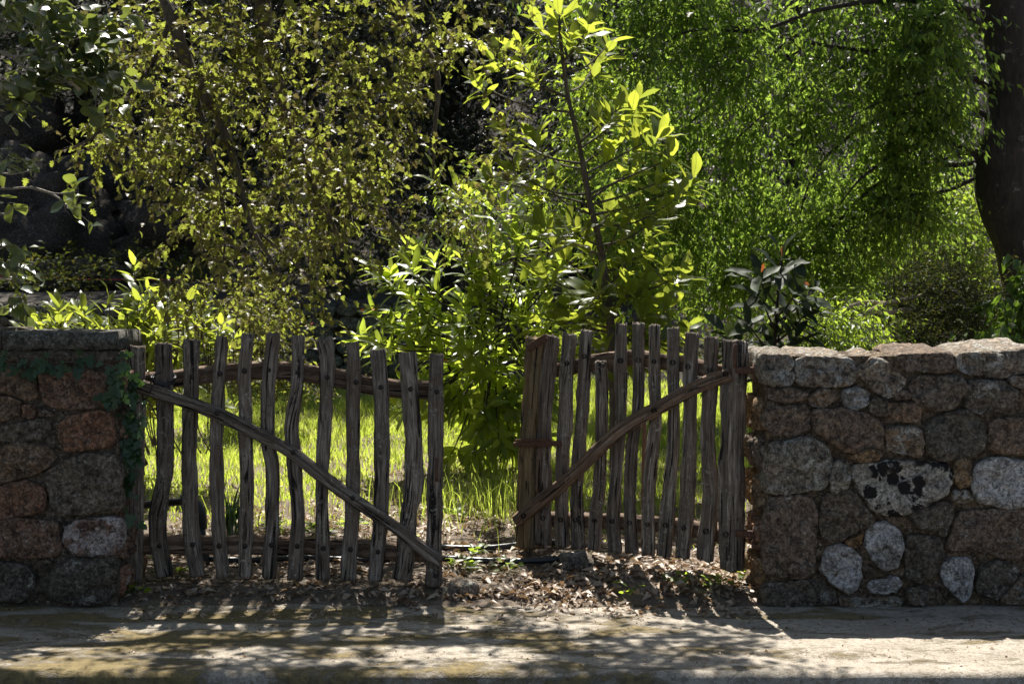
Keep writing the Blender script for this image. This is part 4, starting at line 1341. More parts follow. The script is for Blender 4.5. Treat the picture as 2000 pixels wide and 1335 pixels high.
# tall sapling with big leaves
Ys = 11.0
sb = Vector((P(1200, 0, Ys).x, Ys, 0.1))
trunk = [sb, P(1198, 760, Ys), P(1190, 600, Ys), P(1172, 480, Ys), P(1152, 395, Ys), P(1132, 285, Ys), P(1110, 190, Ys), P(1097, 100, Ys), P(1092, 40, Ys)]
stems = [('trunk', trunk, 0.036, 0.010)]
tips = []
tr_at = lambda y: P(float(np.interp(y, [40, 100, 190, 285, 395, 480, 600], [1092, 1097, 1110, 1132, 1152, 1172, 1190])), y, Ys)
for tx, ty, j in [(1092, 20, 60), (1150, 50, 120), (1190, 85, 140), (1060, 50, 110), (1010, 95, 150), (960, 110, 190), (935, 165, 220), (1035, 140, 190), (1160, 130, 180), (1205, 215, 280), (1245, 195, 290),
                  (1240, 250, 320), (1285, 265, 340), (1310, 310, 380), (1355, 350, 420), (1290, 355, 400), (1320, 390, 440), (1240, 330, 390), (1190, 300, 350), (1040, 270, 330), (980, 250, 320), (1000, 330, 380), (950, 350, 400),
                  (1060, 360, 420), (1110, 440, 480), (1060, 450, 500), (1210, 440, 500), (1265, 470, 530), (1290, 530, 580), (1230, 560, 600), (1150, 560, 600), (1260, 610, 640), (1120, 620, 640), (1190, 650, 660), (1310, 600, 640), (1060, 540, 600), (1230, 690, 680), (1150, 480, 540), (1230, 500, 560), (1280, 430, 480), (1100, 590, 640), (1250, 650, 660), (1170, 600, 640), (1300, 660, 660), (1330, 540, 590), (1200, 530, 590), (1110, 690, 680), (1290, 700, 690), (1340, 640, 660), (1180, 690, 690), (1210, 390, 450), (1100, 500, 560), (1050, 620, 650)]:
    Yt = Ys + R.uniform(-0.25, 0.6)
    a = tr_at(j) if j < 600 else P(1194, j, Ys)
    e = P(tx, ty, Yt)
    mid = a.lerp(e, 0.5) + Vector((0, 0, -0.04 + R.uniform(-0.03, 0.05)))
    if (e - a).length > 0.1:
        stems.append(('branch', [a, mid, e], 0.010, 0.004))
    tips.append((e, (e - mid).normalized() * 0.7 + Vector((0, -0.1, 0.6))))
    if (e - a).length > 0.3 and R.random() < 0.45:
        tips.append((a.lerp(e, 0.6) + Vector((R.uniform(-0.06, 0.06), R.uniform(-0.1, 0.1), 0.02)), (e - mid).normalized() * 0.6 + Vector((0, -0.2, 0.6))))
big_leaf_plant('sapling_tree', 'slender sapling with big yellow green leaves standing behind the open gate leaf', None, 'tree', sb, stems, tips, 11, 0.22, 0.37, 'obov', M['sapling'], M['bark_oak'], 1.0, 0.4, 300)

# dense bush between the gate leaves
Yb = 12.3
bb = Vector((P(950, 0, Yb + 0.5).x, Yb + 0.5, 0.15))
stems, tips = [], []
for i in range(7):
    tx, ty = R.uniform(800, 1060), R.uniform(480, 600)
    stems.append(('stem', [bb + Vector((R.uniform(-0.2, 0.2), R.uniform(-0.1, 0.1), 0)), P(0.5 * (tx + 950), 720, Yb + R.uniform(0.15, 0.4)), P(tx, ty, Yb + R.uniform(-0.3, 0.3))], 0.014, 0.006))
for cx, cy, rx, ry, n in [(900, 560, 170, 90, 44), (970, 470, 140, 70, 30), (810, 640, 110, 60, 34), (930, 670, 150, 70, 36), (1010, 600, 130, 90, 30), (970, 760, 130, 60, 32), (850, 720, 80, 40, 14), (1070, 680, 80, 70, 18), (805, 520, 60, 50, 11), (960, 820, 130, 40, 26), (1060, 760, 80, 50, 16), (830, 760, 60, 40, 10), (950, 865, 110, 25, 30), (940, 790, 130, 50, 30), (930, 390, 100, 50, 16), (760, 640, 50, 40, 10), (1050, 520, 60, 60, 12), (880, 780, 50, 40, 8)]:
    for i in range(int(n * 0.56)):
        e = P(cx + R.gauss(0, 0.5) * rx, cy + R.gauss(0, 0.5) * ry, Yb + R.gauss(-0.1, 0.2) + (cy - 620) * 0.0022)
        if cy > 755:
            e.y -= 0.55 * abs(R.gauss(0, 0.6))
        d = (e - P(950, 720, Yb)).normalized() + Vector((0, -0.2, 0.5))
        tips.append((e, d))
        if i % 2 == 0:
            stems.append(('branch', [e.lerp(P(960, 700, Yb), 0.5), e.lerp(P(960, 700, Yb), 0.2) + Vector((0, 0, -0.03)), e], 0.007, 0.003))
bush = big_leaf_plant('laurel_bush', 'dense bright bush of long narrow leaves in the gap between the two gate leaves', None, 'bush', bb, stems, tips, 9, 0.205, 0.26, 'lance', M['laurel'], M['bark'], 1.0, 0.35, 300)


def flower_mesh():
    V, Fc = [(0, 0, 0)], []
    for k in range(5):
        a = k * 2 * math.pi / 5
        b0 = len(V)
        for da, r_, z in ((-0.45, 0.6, 0.25), (0, 1.0, 0.45), (0.45, 0.6, 0.25)):
            V.append((r_ * math.cos(a + da), r_ * math.sin(a + da), z))
        Fc.append((0, b0, b0 + 1, b0 + 2))
    return mesh('blossom', V, Fc, M['red'], False)


FL = flower_mesh()
fs = bpy.data.objects['flowering_shrub']
for par, spots in ((bush, [(708, 606, 11.9), (728, 604, 11.9), (803, 583, 11.8), (708, 647, 11.9), (775, 723, 11.8), (870, 705, 11.8)]), (fs, [(546, 616, 14.5), (573, 615, 14.5), (560, 640, 14.4), (700, 660, 14.6), (610, 632, 14.5)])):
    for px, py, Y in spots:
        o = link('blossom', FL, par, P(px, py, Y))
        s = R.uniform(0.012, 0.02)
        o.scale = (s, s, s)
        o.rotation_euler = (R.uniform(0.3, 1.3), R.uniform(-0.5, 0.5), R.uniform(0, 6))

# leafy bush behind the left wall and the gate's hinge side
Yl = 11.7
lb0 = Vector((P(250, 0, Yl).x, Yl, 0.1))
stems, tips = [], []
for cx, cy, rx, ry, n in [(120, 625, 70, 25, 12), (200, 650, 60, 20, 10), (280, 640, 60, 40, 26), (310, 700, 80, 50, 26), (270, 590, 30, 30, 7), (350, 620, 70, 40, 20), (60, 650, 50, 15, 7), (420, 650, 60, 40, 9), (290, 770, 50, 40, 13), (400, 770, 50, 40, 5)]:
    for i in range(n):
        e = P(cx + R.gauss(0, 0.5) * rx, cy + R.gauss(0, 0.5) * ry, Yl + R.gauss(0, 0.25))
        tips.append((e, (R.gauss(0, 0.4), R.gauss(-0.1, 0.3), 0.9)))
        stems.append(('branch', [e + Vector((R.uniform(-0.1, 0.1), 0.05, -0.4)), e + Vector((0, 0, -0.2)), e], 0.006, 0.003))
e = P(262, 515, Yl)
tips.append((e, (0, 0, 1)))
stems.append(('stem', [lb0, P(280, 780, Yl), P(268, 620, Yl), e], 0.016, 0.004))
stems.append(('stem', [lb0 + Vector((-0.3, 0, 0)), P(180, 780, Yl), P(125, 660, Yl), P(115, 600, Yl)], 0.014, 0.004))
tips.append((P(115, 600, Yl), (0, 0, 1)))
big_leaf_plant('leafy_bush', 'bright yellow green bush rising behind the reddish wall and hinged end of the gate', None, 'bush', lb0, stems, tips, 8, 0.17, 0.32, 'lance', M['sapling'], M['bark_oak'], 1.0, 0.25, 300)

# dark glossy young tree behind the hinge post
Ym = 10.2
mb = Vector((P(1510, 0, Ym).x, Ym, 0.11))
stems = [('trunk', [mb, P(1508, 760, Ym), P(1515, 640, Ym), P(1525, 505, Ym)], 0.02, 0.006)]
tips = []
for tx, ty in [(1527, 505), (1478, 535), (1560, 560), (1490, 585), (1575, 610), (1535, 615), (1460, 630), (1500, 660), (1555, 655), (1440, 680), (1520, 700), (1480, 710), (1585, 570), (1420, 650)]:
    e = P(tx, ty, Ym + R.uniform(-0.3, 0.25))
    a = P(float(np.interp(ty + 60, [505, 640, 760], [1525, 1515, 1508])), ty + 60, Ym)
    stems.append(('branch', [a, a.lerp(e, 0.5) + Vector((0, 0, -0.02)), e], 0.008, 0.004))
    tips.append((e, (e - a).normalized() * 0.8 + Vector((0, -0.2, 0.4))))
mag = big_leaf_plant('glossy_young_tree', 'dark glossy leaved young tree behind the hinge post with an orange leaf at its tip', None, 'tree', mb, stems, tips, 9, 0.23, 0.36, 'obov', M['magnolia'], M['bark'], 1.0, 0.45, 300)
ol = leaf_variants('leaf', 0.4, 'obov', M['orange_leaf'], 1)
for px, py, X in ((1527, 500, (0.1, 0, 1)), (1487, 533, (0.2, -0.2, 0.8)), (1565, 548, (0.7, 0.1, -0.3))):
    leaf_objects('leaf', mag, ol, (np.array([P(px, py, Ym - 0.1)]), np.array([X], float), np.array([[0.2, -0.9, 0.3]]), np.array([0.065])), [0])

# glossy branch at the upper left, near
Yg = 8.9
gt = thing('glossy_leaved_tree', (P(-120, 0, Yg).x, Yg, 0.06), 'near branches of blue green glossy leaves on pale twigs hanging in at upper left', 'tree')
tube('trunk', [Vector((P(-160, 0, Yg).x, Yg + 0.2, 0.02)), P(-150, 700, Yg + 0.2), P(-120, 300, Yg + 0.1), P(-100, -100, Yg)], [0.08, 0.07, 0.055, 0.04], M['bark_pale'], gt, 12, 0.1, 0.2)
br = [[(-110, 60), (-20, 95), (40, 110), (120, 85), (200, 60)], [(-110, 120), (0, 100), (50, 135), (110, 160), (190, 150)], [(-120, 350), (0, 368), (60, 366), (110, 378), (150, 374)], [(-118, 180), (-20, 190), (30, 220), (60, 250)],
      [(60, 366), (100, 378), (125, 395), (135, 408)], [(-118, 330), (-40, 330), (20, 340), (70, 330)], [(-120, 400), (-20, 412), (12, 418), (30, 400)], [(-100, -60), (0, -10), (80, 20), (170, 10)], [(-120, 520), (-40, 540), (10, 545), (45, 548)], [(-120, 470), (-50, 490), (-10, 490), (12, 478)]]
for pts in br:
    q = [P(x, y, Yg + 0.1 * math.sin(i * 1.3)) for i, (x, y) in enumerate(pts)]
    tube('branch', q, [0.009 * (1 - 0.8 * i / (len(q) - 1)) + 0.001 for i in range(len(q))], M['bark_pale'], gt, 6, 0.04, 0.2)
C = cluster_points([(60, 40, 90, 50, Yg, 0.3, 20), (150, 60, 70, 50, Yg, 0.3, 18), (120, 110, 90, 50, Yg, 0.3, 24), (190, 150, 50, 40, Yg, 0.25, 15), (60, 150, 80, 50, Yg, 0.3, 18), (20, 200, 50, 40, Yg, 0.3, 7), (30, 320, 50, 30, Yg, 0.25, 6),
                    (15, 485, 25, 25, Yg, 0.2, 3), (35, 545, 35, 15, Yg, 0.2, 4), (130, 405, 12, 10, Yg, 0.1, 1), (40, 0, 80, 40, Yg, 0.3, 10), (150, 400, 20, 50, Yg + 0.3, 0.1, 2), (30, 405, 8, 8, Yg, .1, 1)])
lv, line = twigs(C, rand_dirs(len(C), (0.5, -0.2, 0.0), 0.5), RNG.uniform(0.08, 0.2, len(C)), 0.15, 5, 0.108, 0.15, 1.0, 0.3)
lv = (lv[0], lv[1], lv[2] + np.array([0, -0.75, 0.35]), lv[3])
add_foliage(gt, small_template(0.6), leaf_variants('leaf', 0.6, 'oval', M['glossy'], 4), lv, M['glossy'], WORLD[gt], 300)
twig_mesh('twigs', gt, line, 0.002, M['bark_pale'], WORLD[gt])

# ---------------------------------------------- oak over the gateway
Yo = 10.2
PO = lambda x, y, Y: P(x, y, Y + 0.6)
ob = Vector((-4.9, 10.4, 0.1))
Q2 = lambda y0, *a: [P(x, y, y0 + 0.12 * math.sin(i * 1.9 + x)) for i, (x, y) in enumerate(a)]
limbs = [
 ([Vector((-4.8, 10.4, 3.6)), Vector((-3.6, 10.1, 4.2)), Vector((-2.6, 9.8, 4.0)), PO(300, -60, 9.5), PO(335, 30, 9.35), PO(370, 130, 9.3), PO(430, 240, 9.3), PO(465, 340, 9.3), PO(490, 440, 9.3), PO(545, 530, 9.3)], 0.075, 0.008),
 ([Vector((-4.8, 10.4, 4.2)), Vector((-3.2, 10.2, 4.9)), Vector((-1.8, 9.9, 4.6)), PO(520, 60, 9.8), PO(570, 260, 9.8), PO(640, 420, 9.7), PO(690, 520, 9.7)], 0.09, 0.007),
 ([Vector((-1.8, 9.9, 4.6)), Vector((-1.0, 9.9, 4.4)), PO(770, 0, 10), PO(850, 130, 10), PO(850, 250, 9.9), PO(845, 350, 9.9)], 0.05, 0.005),
 ([Vector((-1.8, 9.9, 4.6)), Vector((-0.6, 9.9, 4.7)), Vector((0.4, 9.8, 4.4)), Vector((1.2, 9.7, 4.1))], 0.06, 0.012),
 ([Vector((-3.2, 10.2, 4.9)), Vector((-2.2, 9.6, 5.2)), Vector((-1.0, 9.3, 5.1)), Vector((0.2, 9.2, 4.9))], 0.07, 0.012),
 ([PO(335, 30, 9.5), PO(300, 120, 9.4), PO(240, 200, 9.4), PO(180, 270, 9.3), PO(140, 290, 9.3)], 0.02, 0.004),
 ([PO(370, 130, 9.5), PO(420, 330, 9.3), PO(440, 440, 9.3), PO(430, 560, 9.3)], 0.02, 0.004),
 ([PO(570, 260, 9.8), PO(680, 330, 9.8), PO(760, 420, 9.8), PO(800, 480, 9.8)], 0.018, 0.004),
 ([PO(430, 240, 9.5), PO(350, 340, 9.4), PO(300, 420, 9.4)], 0.015, 0.004),
 ([PO(490, 440, 9.4), PO(560, 500, 9.4), PO(620, 560, 9.4)], 0.012, 0.003),
]
vis = [(250, 60, 130, 80, 26), (360, 50, 120, 80, 30), (480, 60, 120, 90, 32), (600, 60, 120, 90, 32), (720, 70, 110, 90, 28), (840, 80, 100, 90, 20), (940, 60, 90, 80, 12), (210, 270, 90, 40, 20), (300, 180, 110, 80, 26),
       (420, 190, 110, 90, 32), (550, 180, 110, 90, 32), (680, 190, 100, 100, 32), (790, 200, 90, 90, 14), (350, 290, 100, 60, 24), (470, 320, 100, 80, 32), (590, 320, 100, 80, 30), (700, 320, 80, 80, 26), (430, 430, 90, 70, 26), (540, 430, 90, 80, 30),
       (640, 440, 80, 70, 26), (740, 420, 70, 60, 15), (390, 380, 60, 50, 12), (460, 540, 80, 60, 24), (560, 540, 80, 60, 24), (650, 510, 60, 40, 13), (400, 590, 80, 50, 17), (510, 610, 90, 40, 15), (300, 340, 50, 40, 9), (880, 420, 70, 50, 12), (960, 300, 90, 100, 14), (870, 320, 60, 60, 7), (340, 560, 40, 40, 8)]
crowns = [(a, b2, c, d, Yo, 1.0, int(n * 3.0)) for a, b2, c, d, n in vis]
oak = crown_tree('oak_tree', 'oak with small olive leaves hanging over the closed gate from long drooping branches', None, ob,
                 [ob, Vector((-4.95, 10.4, 1.5)), Vector((-4.8, 10.4, 3.0)), Vector((-4.8, 10.4, 4.2)), Vector((-4.5, 10.3, 5.6))], [0.3, 0.25, 0.22, 0.18, 0.1],
                 crowns, 0.02, 0.056, ST_round, M['oak'], M['bark_oak'], 0.35, 9, (0.15, 0.42), limbs, 'tree', 0.35, 0.0025, 300, 0.7)
# the part of its canopy above the picture
n = 3400
C = np.stack([RNG.uniform(-4.8, 1.0, n), RNG.uniform(8.3, 10.7, n), RNG.normal(4.1, 0.35, n)], 1)
keep = np.array([fbm(x * 0.9, y * 1.2, z * 1.2 + 5.0, 3) > -0.16 + 0.2 * sstep(0.0, 1.4, x) for x, y, z in C]) & ~((C[:, 1] - C[:, 2] / 1.73 > 7.45) & (RNG.random(len(C)) < 0.65)) & ~((C[:, 0] < -1.7) & (np.abs(C[:, 1] - 8.9 - (C[:, 2] - 3.2) / 1.73) < 0.6))
C = C[keep & (C[:, 2] > 3.45)]
lv, line = twigs(C, rand_dirs(len(C), (0, 0, -0.1), 0.8), RNG.uniform(0.2, 0.5, len(C)), 0.2, 9, 0.07, 0.2)
foliage('crown', oak, ST_round, lv, M['oak'], ob)
twig_mesh('twigs', oak, line, 0.003, M['bark_oak'], ob)
# unseen canopy added over the pavement and the road to hold back sky light
n = 1700
C = np.stack([RNG.uniform(-7.5, 1.2, n), RNG.uniform(3.5, 8.2, n), RNG.normal(5.3, 0.5, n)], 1)
lv, line = twigs(C, rand_dirs(n, (0, 0, -0.1), 0.8), RNG.uniform(0.3, 0.7, n), 0.2, 10, 0.085, 0.2)
foliage('crown', oak, ST, lv, M['oak'], ob)

# ---------------------------------------------- ivy on the left wall
iv = thing('ivy_vine', P(236, 1050, 7.97), 'dark green ivy creeping under the cap slab and down the edge of the reddish wall', 'ivy')
paths = [[(255, 1010), (250, 940), (240, 860), (248, 790), (232, 730), (215, 712), (150, 706), (60, 712), (-20, 706)], [(262, 900), (258, 830), (236, 770), (205, 790)], [(245, 960), (262, 880), (265, 800), (250, 720), (235, 690)]]
pos = []
for pth in paths:
    q = [P(x, y, 7.955 if x < 238 else 8.08) for x, y in pth]
    tube('stem', q, 0.004, M['bark_oak'], iv, 5, 0.05, 0.2)
    c, _ = catmull(q, [0] * len(q), 0.02)
    pos += c
lp, lx, ln, ls = [], [], [], []
for i in range(215):
    p = R.choice(pos) + Vector((R.gauss(0, 0.025), R.uniform(-0.035, 0.0), R.gauss(0, 0.025)))
    lp.append(p)
    lx.append((R.gauss(0, 0.5), -0.25, R.gauss(-0.55, 0.4)))
    ln.append((R.gauss(0.15, 0.35), -1, R.gauss(0.35, 0.3)))
    ls.append(0.02 + 0.06 * R.random() ** 1.5)
V = [(0, 0, 0), (-0.08, 0.32, 0.03), (0.25, 0.52, 0.02), (0.35, 0.24, 0.03), (0.65, 0.3, 0.0), (1, 0, -0.06), (0.65, -0.3, 0), (0.35, -0.24, 0.03), (0.25, -0.52, 0.02), (-0.08, -0.32, 0.03), (0.4, 0, 0.0)]
ivm = [mesh('leaf', V, [(10, (i + 1), (i + 2)) if i < 8 else (10, 9, 0) for i in range(9)] + [(10, 0, 1)], M['ivy'])]
leaf_objects('leaf', iv, ivm, (np.array(lp), np.array(lx), np.array(ln), np.array(ls)), range(len(lp)))

# ------------------------------------------------------------------ pipes, cord, stones
pp = thing('irrigation_pipe', P(300, 985, 8.75), 'thick black bent pipe standing behind the second and third pickets of the closed gate', 'pipe', 'black irrigation pipes')
p1, p2, p3, p4 = P(250, 988, 8.8), P(372, 977, 8.75), P(392, 990, 8.75), P(400, 1130, 8.7)
tube('pipe', [p1, p1.lerp(p2, 0.5), p2], 0.022, M['pipe'], pp, 14, 0.05)
tube('elbow', [p2 + Vector((-0.05, 0, 0.002)), p2 + Vector((0.01, 0, 0)), p3 + Vector((-0.002, 0, -0.03)), p3 + Vector((0.005, 0, -0.12))], 0.031, M['pipe'], pp, 14, 0.015)
tube('pipe', [p3 + Vector((0, 0, -0.08)), p3.lerp(p4, 0.5), p4], 0.021, M['pipe'], pp, 14, 0.05)
tube('collar', [P(397, 1075, 8.72), P(399, 1118, 8.71)], 0.034, M['pipe'], pp, 14, 0.02)
for lb, pts in (('black pipe along the ground between the gate leaves, the one farther back', [(860, 1086, 9.25), (950, 1084, 9.25), (1050, 1084, 9.22), (1130, 1082, 9.25)]), ('long black pipe lying just behind the closed gate and across the opening', [(400, 1116, 8.72), (480, 1112, 8.75), (600, 1106, 8.78), (700, 1108, 8.78), (850, 1114, 8.75), (960, 1113, 8.72), (1060, 1113, 8.72), (1130, 1110, 8.75)])):
    q = [P(*p) for p in pts]
    for v in q:
        v.z = ground_z(v.x, v.y) + 0.028
    tag(tube('irrigation_pipe', q, 0.017, M['pipe'], None, 12, 0.06), lb, 'pipe', 'black irrigation pipes')
tag(tube('cord', [P(-60, 538, 20), P(70, 541, 19.7), P(160, 545, 19.6), P(260, 546, 19.6), P(420, 548, 19.8)], 0.004, M['cord'], None, 6, 0.3), 'thin red cord stretched above the far terrace wall at left', 'cord')


def ground_rock(name, px, py, Y, sz, m, label, seed):
    p = P(px, py, Y)
    n, mm = 18, 10
    V, Fc = [], []
    for j in range(mm + 1):
        ph = math.pi * j / mm
        for i in range(n):
            th = 2 * math.pi * i / n
            d = Vector((math.sin(ph) * math.cos(th), math.sin(ph) * math.sin(th), math.cos(ph)))
            r = 1 + 0.4 * fbm(d.x * 1.3 + seed, d.y * 1.3, d.z * 1.3, 3) + 0.1 * fbm(d.x * 6 + seed, d.y * 6, d.z * 6, 3)
            V.append(Vector((math.copysign(abs(d.x) ** 0.8, d.x) * sz[0], math.copysign(abs(d.y) ** 0.8, d.y) * sz[1], math.copysign(abs(d.z) ** 0.75, d.z) * sz[2])) * r)
    for j in range(mm):
        for i in range(n):
            Fc.append((j * n + i, (j + 1) * n + i, (j + 1) * n + (i + 1) % n, j * n + (i + 1) % n))
    o = link(name, mesh(name, V, Fc, m), None, (p.x, Y, ground_z(p.x, Y) + sz[2] * 0.45))
    return tag(o, label, 'stone', 'loose stones in the gateway')


ground_rock('loose_stone', 1128, 1100, 8.66, (0.10, 0.08, 0.055), M['st_grey'], 'squarish stone block lying on the litter in front of the pipes', 3)
ground_rock('loose_stone', 900, 1140, 8.2, (0.085, 0.06, 0.045), M['st_grey'], 'rounded mossy stone against the free end post of the closed gate', 8)
ground_rock('loose_stone', 1475, 1130, 8.3, (0.06, 0.05, 0.05), M['st_tan'], 'small tan stone at the corner of the grey wall below the hinge', 5)
tag(tube('wooden_stake', [Vector((P(1256, 0, 9.3).x, 9.3, 0.05)), P(1258, 900, 9.3), P(1258, 820, 9.3)], [0.016, 0.015, 0.014], M['wood_brown'], None, 8, 0.06, 0.2), 'thin brown stake upright in the grass behind the open gate leaf', 'stake')

# ------------------------------------------------------------------ grass, litter, weeds
def blades(name, xy, h, w, m, lean=0.35, label=None, cat='grass', zoff=-0.01):
    n = len(xy)
    z = np.array([ground_z(x, y) for x, y in xy]) + zoff
    b0 = np.stack([xy[:, 0], xy[:, 1], z], 1)
    ang = RNG.uniform(0, 2 * math.pi, n)
    s = np.stack([np.cos(ang), np.sin(ang), np.zeros(n)], 1) * (w * RNG.uniform(0.6, 1.3, n))[:, None]
    la = RNG.uniform(0, 2 * math.pi, n)
    ld = np.stack([np.cos(la), np.sin(la), np.zeros(n)], 1) * (RNG.uniform(0.1, 1, n) * lean)[:, None]
    hh = h[:, None]
    up = np.array([0, 0, 1.0])
    m1 = b0 + up * hh * 0.5 + ld * hh * 0.3
    tp = b0 + up * hh * (1 - 0.35 * np.linalg.norm(ld, axis=1)[:, None]) + ld * hh
    V = np.stack([b0 - s, b0 + s, m1 - s * 0.75, m1 + s * 0.75, tp], 1).reshape(-1, 3)
    T = np.array([(0, 1, 3), (0, 3, 2), (2, 3, 4)])[None] + (np.arange(n) * 5)[:, None, None]
    org = np.array((0.0, 12.0, 0.0))
    o = link(name, np_mesh(name, V - org, T.reshape(-1, 3), m, np.repeat(RNG.random(n), 5)), None, org)
    return tag(o, label, cat, kind='stuff')


n = 190000
xy = np.stack([RNG.uniform(-5.0, 5.5, n), 9.0 + 9.0 * RNG.random(n) ** 0.9], 1)
dens = np.array([sstep(9.6, 11.6, y + 0.9 * fbm(x * 0.9, y * 0.9, 7)) for x, y in xy])
path = np.exp(-((xy[:, 0] + 0.35 + 0.12 * (xy[:, 1] - 9)) / 0.55) ** 2) * np.clip((14.2 - xy[:, 1]) / 2.2, 0, 1)
clump = np.array([0.5 + 0.9 * fbm(x * 1.6, y * 1.6, 3) + 0.4 * fbm(x * 5, y * 5, 3) for x, y in xy])
keep = RNG.random(n) < np.clip(dens * (1 - 0.93 * np.clip(path, 0, 1)) * np.clip(clump, 0.3, 1) * 1.3 + 0.03, 0, 1)
xy = xy[keep]
h = RNG.uniform(0.035, 0.12, len(xy)) * np.clip(0.5 + (xy[:, 1] - 9) * 0.12, 0.5, 1.35) * np.array([1 + 0.5 * fbm(x * 1.2, y * 1.2, 1) for x, y in xy])
blades('grass', xy, h, 0.0045, M['grass'], 0.6, 'bright backlit meadow grass behind the gates')
# long loose stalks near the opening and behind the open leaf
n = 1100
xy = np.stack([RNG.normal(0.1, 0.5, n), RNG.normal(10.7, 0.5, n)], 1)
blades('tall_grass', xy, RNG.uniform(0.12, 0.36, n), 0.003, M['grass'], 0.8, 'long fine grass stalks left of the open gate leaf')
n = 2200
xy = np.stack([RNG.uniform(-3, 3.5, n), RNG.uniform(9.2, 13, n)], 1)
blades('dry_grass', xy, RNG.uniform(0.05, 0.2, n), 0.003, M['dry_grass'], 1.0, 'thin dry straw among the green grass')

# leaf litter
n = 11000
xy = np.concatenate([np.stack([RNG.uniform(-2.2, 1.5, 6500), 8.1 + 2.6 * RNG.random(6500) ** 1.4], 1), np.stack([RNG.normal(0.75, 0.35, 2600), RNG.normal(8.28, 0.2, 2600)], 1), np.stack([RNG.normal(-0.35, 0.5, 2400), RNG.uniform(8.6, 13.2, 2400)], 1), np.stack([RNG.uniform(-2.0, 1.3, 260), RNG.uniform(7.7, 8.1, 260)], 1)])
ok = ~((xy[:, 0] > RX0 - 0.02) & (xy[:, 1] < 8.55)) & ~((xy[:, 0] < LX1 + 0.02) & (xy[:, 1] < 8.55)) & (xy[:, 1] > 7.6)
ok &= np.array([fbm(x * 2.3, y * 2.3, 5.0, 3) for x, y in xy]) > RNG.uniform(-0.95, 0.3, len(xy))
xy = xy[ok]
n = len(xy)
z = np.array([max(ground_z(x, y), pave_z(x, y) if y < 8.4 else -1) for x, y in xy]) + RNG.uniform(0.002, 0.022, n)
ang = RNG.uniform(0, 6.283, n)
X = np.stack([np.cos(ang), np.sin(ang), RNG.normal(0.05, 0.35, n)], 1)
Nn = np.stack([RNG.normal(0, 0.4, n), RNG.normal(0, 0.4, n), np.ones(n)], 1)
lit = foliage('leaf_litter', None, small_template(0.5, 0.3, 0.35), (np.stack([xy[:, 0], xy[:, 1], z], 1), X, Nn, 0.018 + 0.065 * RNG.random(n) ** 1.8), M['litter'], (0, 8.5, 0))
tag(lit, 'dry brown fallen leaves covering the ground of the gateway', 'leaf litter', kind='stuff')
# grit and crumbs on the pavement
n = 5200
xy = np.stack([RNG.uniform(-2.9, 3.1, n), 6.68 + 1.5 * RNG.random(n) ** 0.8], 1)
keep = np.array([fbm(x * 1.7, y * 3.0, 2.0, 3) + 0.25 * (y > 7.6) for x, y in xy]) > RNG.uniform(-0.35, 0.5, n)
xy = xy[keep]
n = len(xy)
ang = RNG.uniform(0, 6.283, n)
gr = foliage('grit', None, small_template(0.6, 0.4, 0.4), (np.stack([xy[:, 0], xy[:, 1], np.array([pave_z(x, y) for x, y in xy]) + 0.004], 1), np.stack([np.cos(ang), np.sin(ang), RNG.normal(0.1, 0.3, n)], 1),
             np.stack([RNG.normal(0, 0.4, n), RNG.normal(0, 0.4, n), np.ones(n)], 1), 0.005 + 0.022 * RNG.random(n) ** 3), M['litter'], (0, 7.2, 0))
tag(gr, 'brown crumbs and bits of leaf scattered on the pavement', 'grit', kind='stuff')
# fallen twigs
n = 260
st = np.stack([RNG.uniform(-2.0, 1.3, n), RNG.uniform(8.1, 9.6, n), np.zeros(n)], 1)
st[:, 2] = [ground_z(x, y) + 0.015 for x, y in st[:, :2]]
d = np.stack([RNG.normal(0, 1, n), RNG.normal(0, 0.5, n), RNG.normal(0.0, 0.08, n)], 1)
_, line = twigs(st, d, RNG.uniform(0.06, 0.22, n), 0.02, 2, 0.02, 0, 0.8, 0.3, 0.1)
tag(twig_mesh('fallen_twigs', None, line, 0.004, M['bark_oak'], (0, 8.5, 0)), 'small dry twigs scattered among the fallen leaves', 'twigs', kind='stuff')

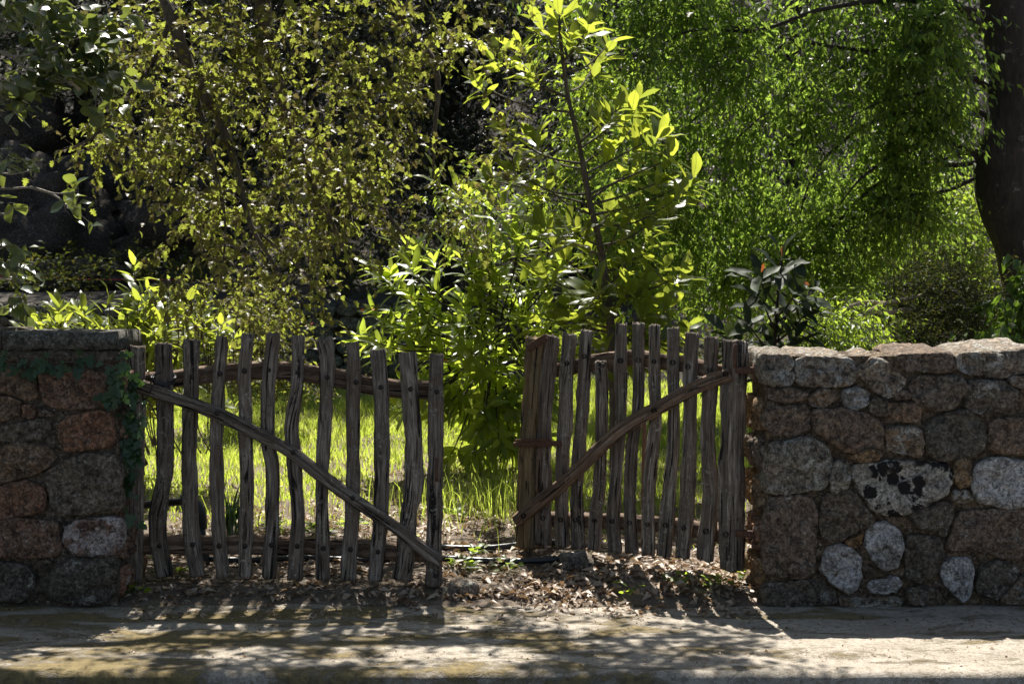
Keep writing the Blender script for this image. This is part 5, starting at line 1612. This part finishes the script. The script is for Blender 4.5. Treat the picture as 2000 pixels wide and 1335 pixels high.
# low weeds
wd = [(330, 1105, 8.5, 'low green weed behind the foot of the second picket', 16, 0.07), (780, 1092, 8.85, 'low weed behind the closed gate near its free end', 12, 0.06), (925, 1075, 9.0, 'small weed in the gate opening beside the farther pipe', 14, 0.06), (900, 1105, 8.6, 'leafy weed between the two pipes in the opening', 20, 0.06),
      (990, 1100, 8.62, 'weed on the litter left of the squarish stone', 16, 0.055), (1310, 1150, 8.14, 'small bright weed on the litter under the open gate leaf', 12, 0.06), (1400, 1140, 8.15, 'weed at the foot of the hinge post', 16, 0.07), (1230, 1170, 8.08, 'flat weed at the edge of the pavement under the open leaf', 10, 0.06), (260, 1150, 8.12, 'weed at the foot of the ivy covered wall edge', 14, 0.06),
      (1465, 1100, 8.4, 'leafy weed in the corner between hinge post and grey wall', 18, 0.07), (620, 1040, 9.6, 'low weed in front of the grass behind the middle of the closed gate', 20, 0.07), (690, 1000, 9.9, 'broad weed clump at the grass edge behind the closed gate', 24, 0.07), (890, 985, 10.3, 'dark weed clump right beyond the free end of the closed gate', 24, 0.07), (540, 1010, 9.8, 'weed clump left of the middle behind the closed gate', 22, 0.07)]
lw_mesh = leaf_variants('leaf', 0.5, 'lance', M['bright'], 3, 5)
for px, py, Y, lb, k, L in wd:
    p = P(px, py, Y)
    p.z = ground_z(p.x, Y)
    t = thing('weed_plant', p, lb, 'weed', 'low weeds in the gateway')
    q, X, Nn, S = [], [], [], []
    for i in range(k):
        a = R.uniform(0, 6.28)
        rr = R.uniform(0, 0.07)
        q.append(p + Vector((rr * math.cos(a), rr * math.sin(a), R.uniform(0.01, 0.06))))
        X.append((math.cos(a), math.sin(a), R.uniform(0.1, 0.9)))
        Nn.append((R.gauss(0, 0.3), R.gauss(0, 0.3), 1))
        S.append(L * R.uniform(0.6, 1.2))
    leaf_objects('leaf', t, lw_mesh, (np.array(q), np.array(X), np.array(Nn), np.array(S)), range(k))
# iris-like tuft behind the closed gate
p = P(450, 1045, 9.4)
p.z = ground_z(p.x, 9.4)
t = thing('sword_leaf_tuft', p, 'dark tuft of sword shaped leaves behind the fourth picket of the closed gate', 'plant')
sw = leaf_variants('leaf', 0.07, 'lance', M['ivy'], 3, 7)
leaf_objects('leaf', t, sw, (np.array([p + Vector((R.gauss(0, 0.04), R.gauss(0, 0.03), 0)) for i in range(22)]), np.array([(R.gauss(0, 0.22), R.gauss(0, 0.2), 1) for i in range(22)]), np.array([(R.gauss(0, 0.5), -1, 0.3) for i in range(22)]), np.array([R.uniform(0.18, 0.36) for i in range(22)])), range(22))
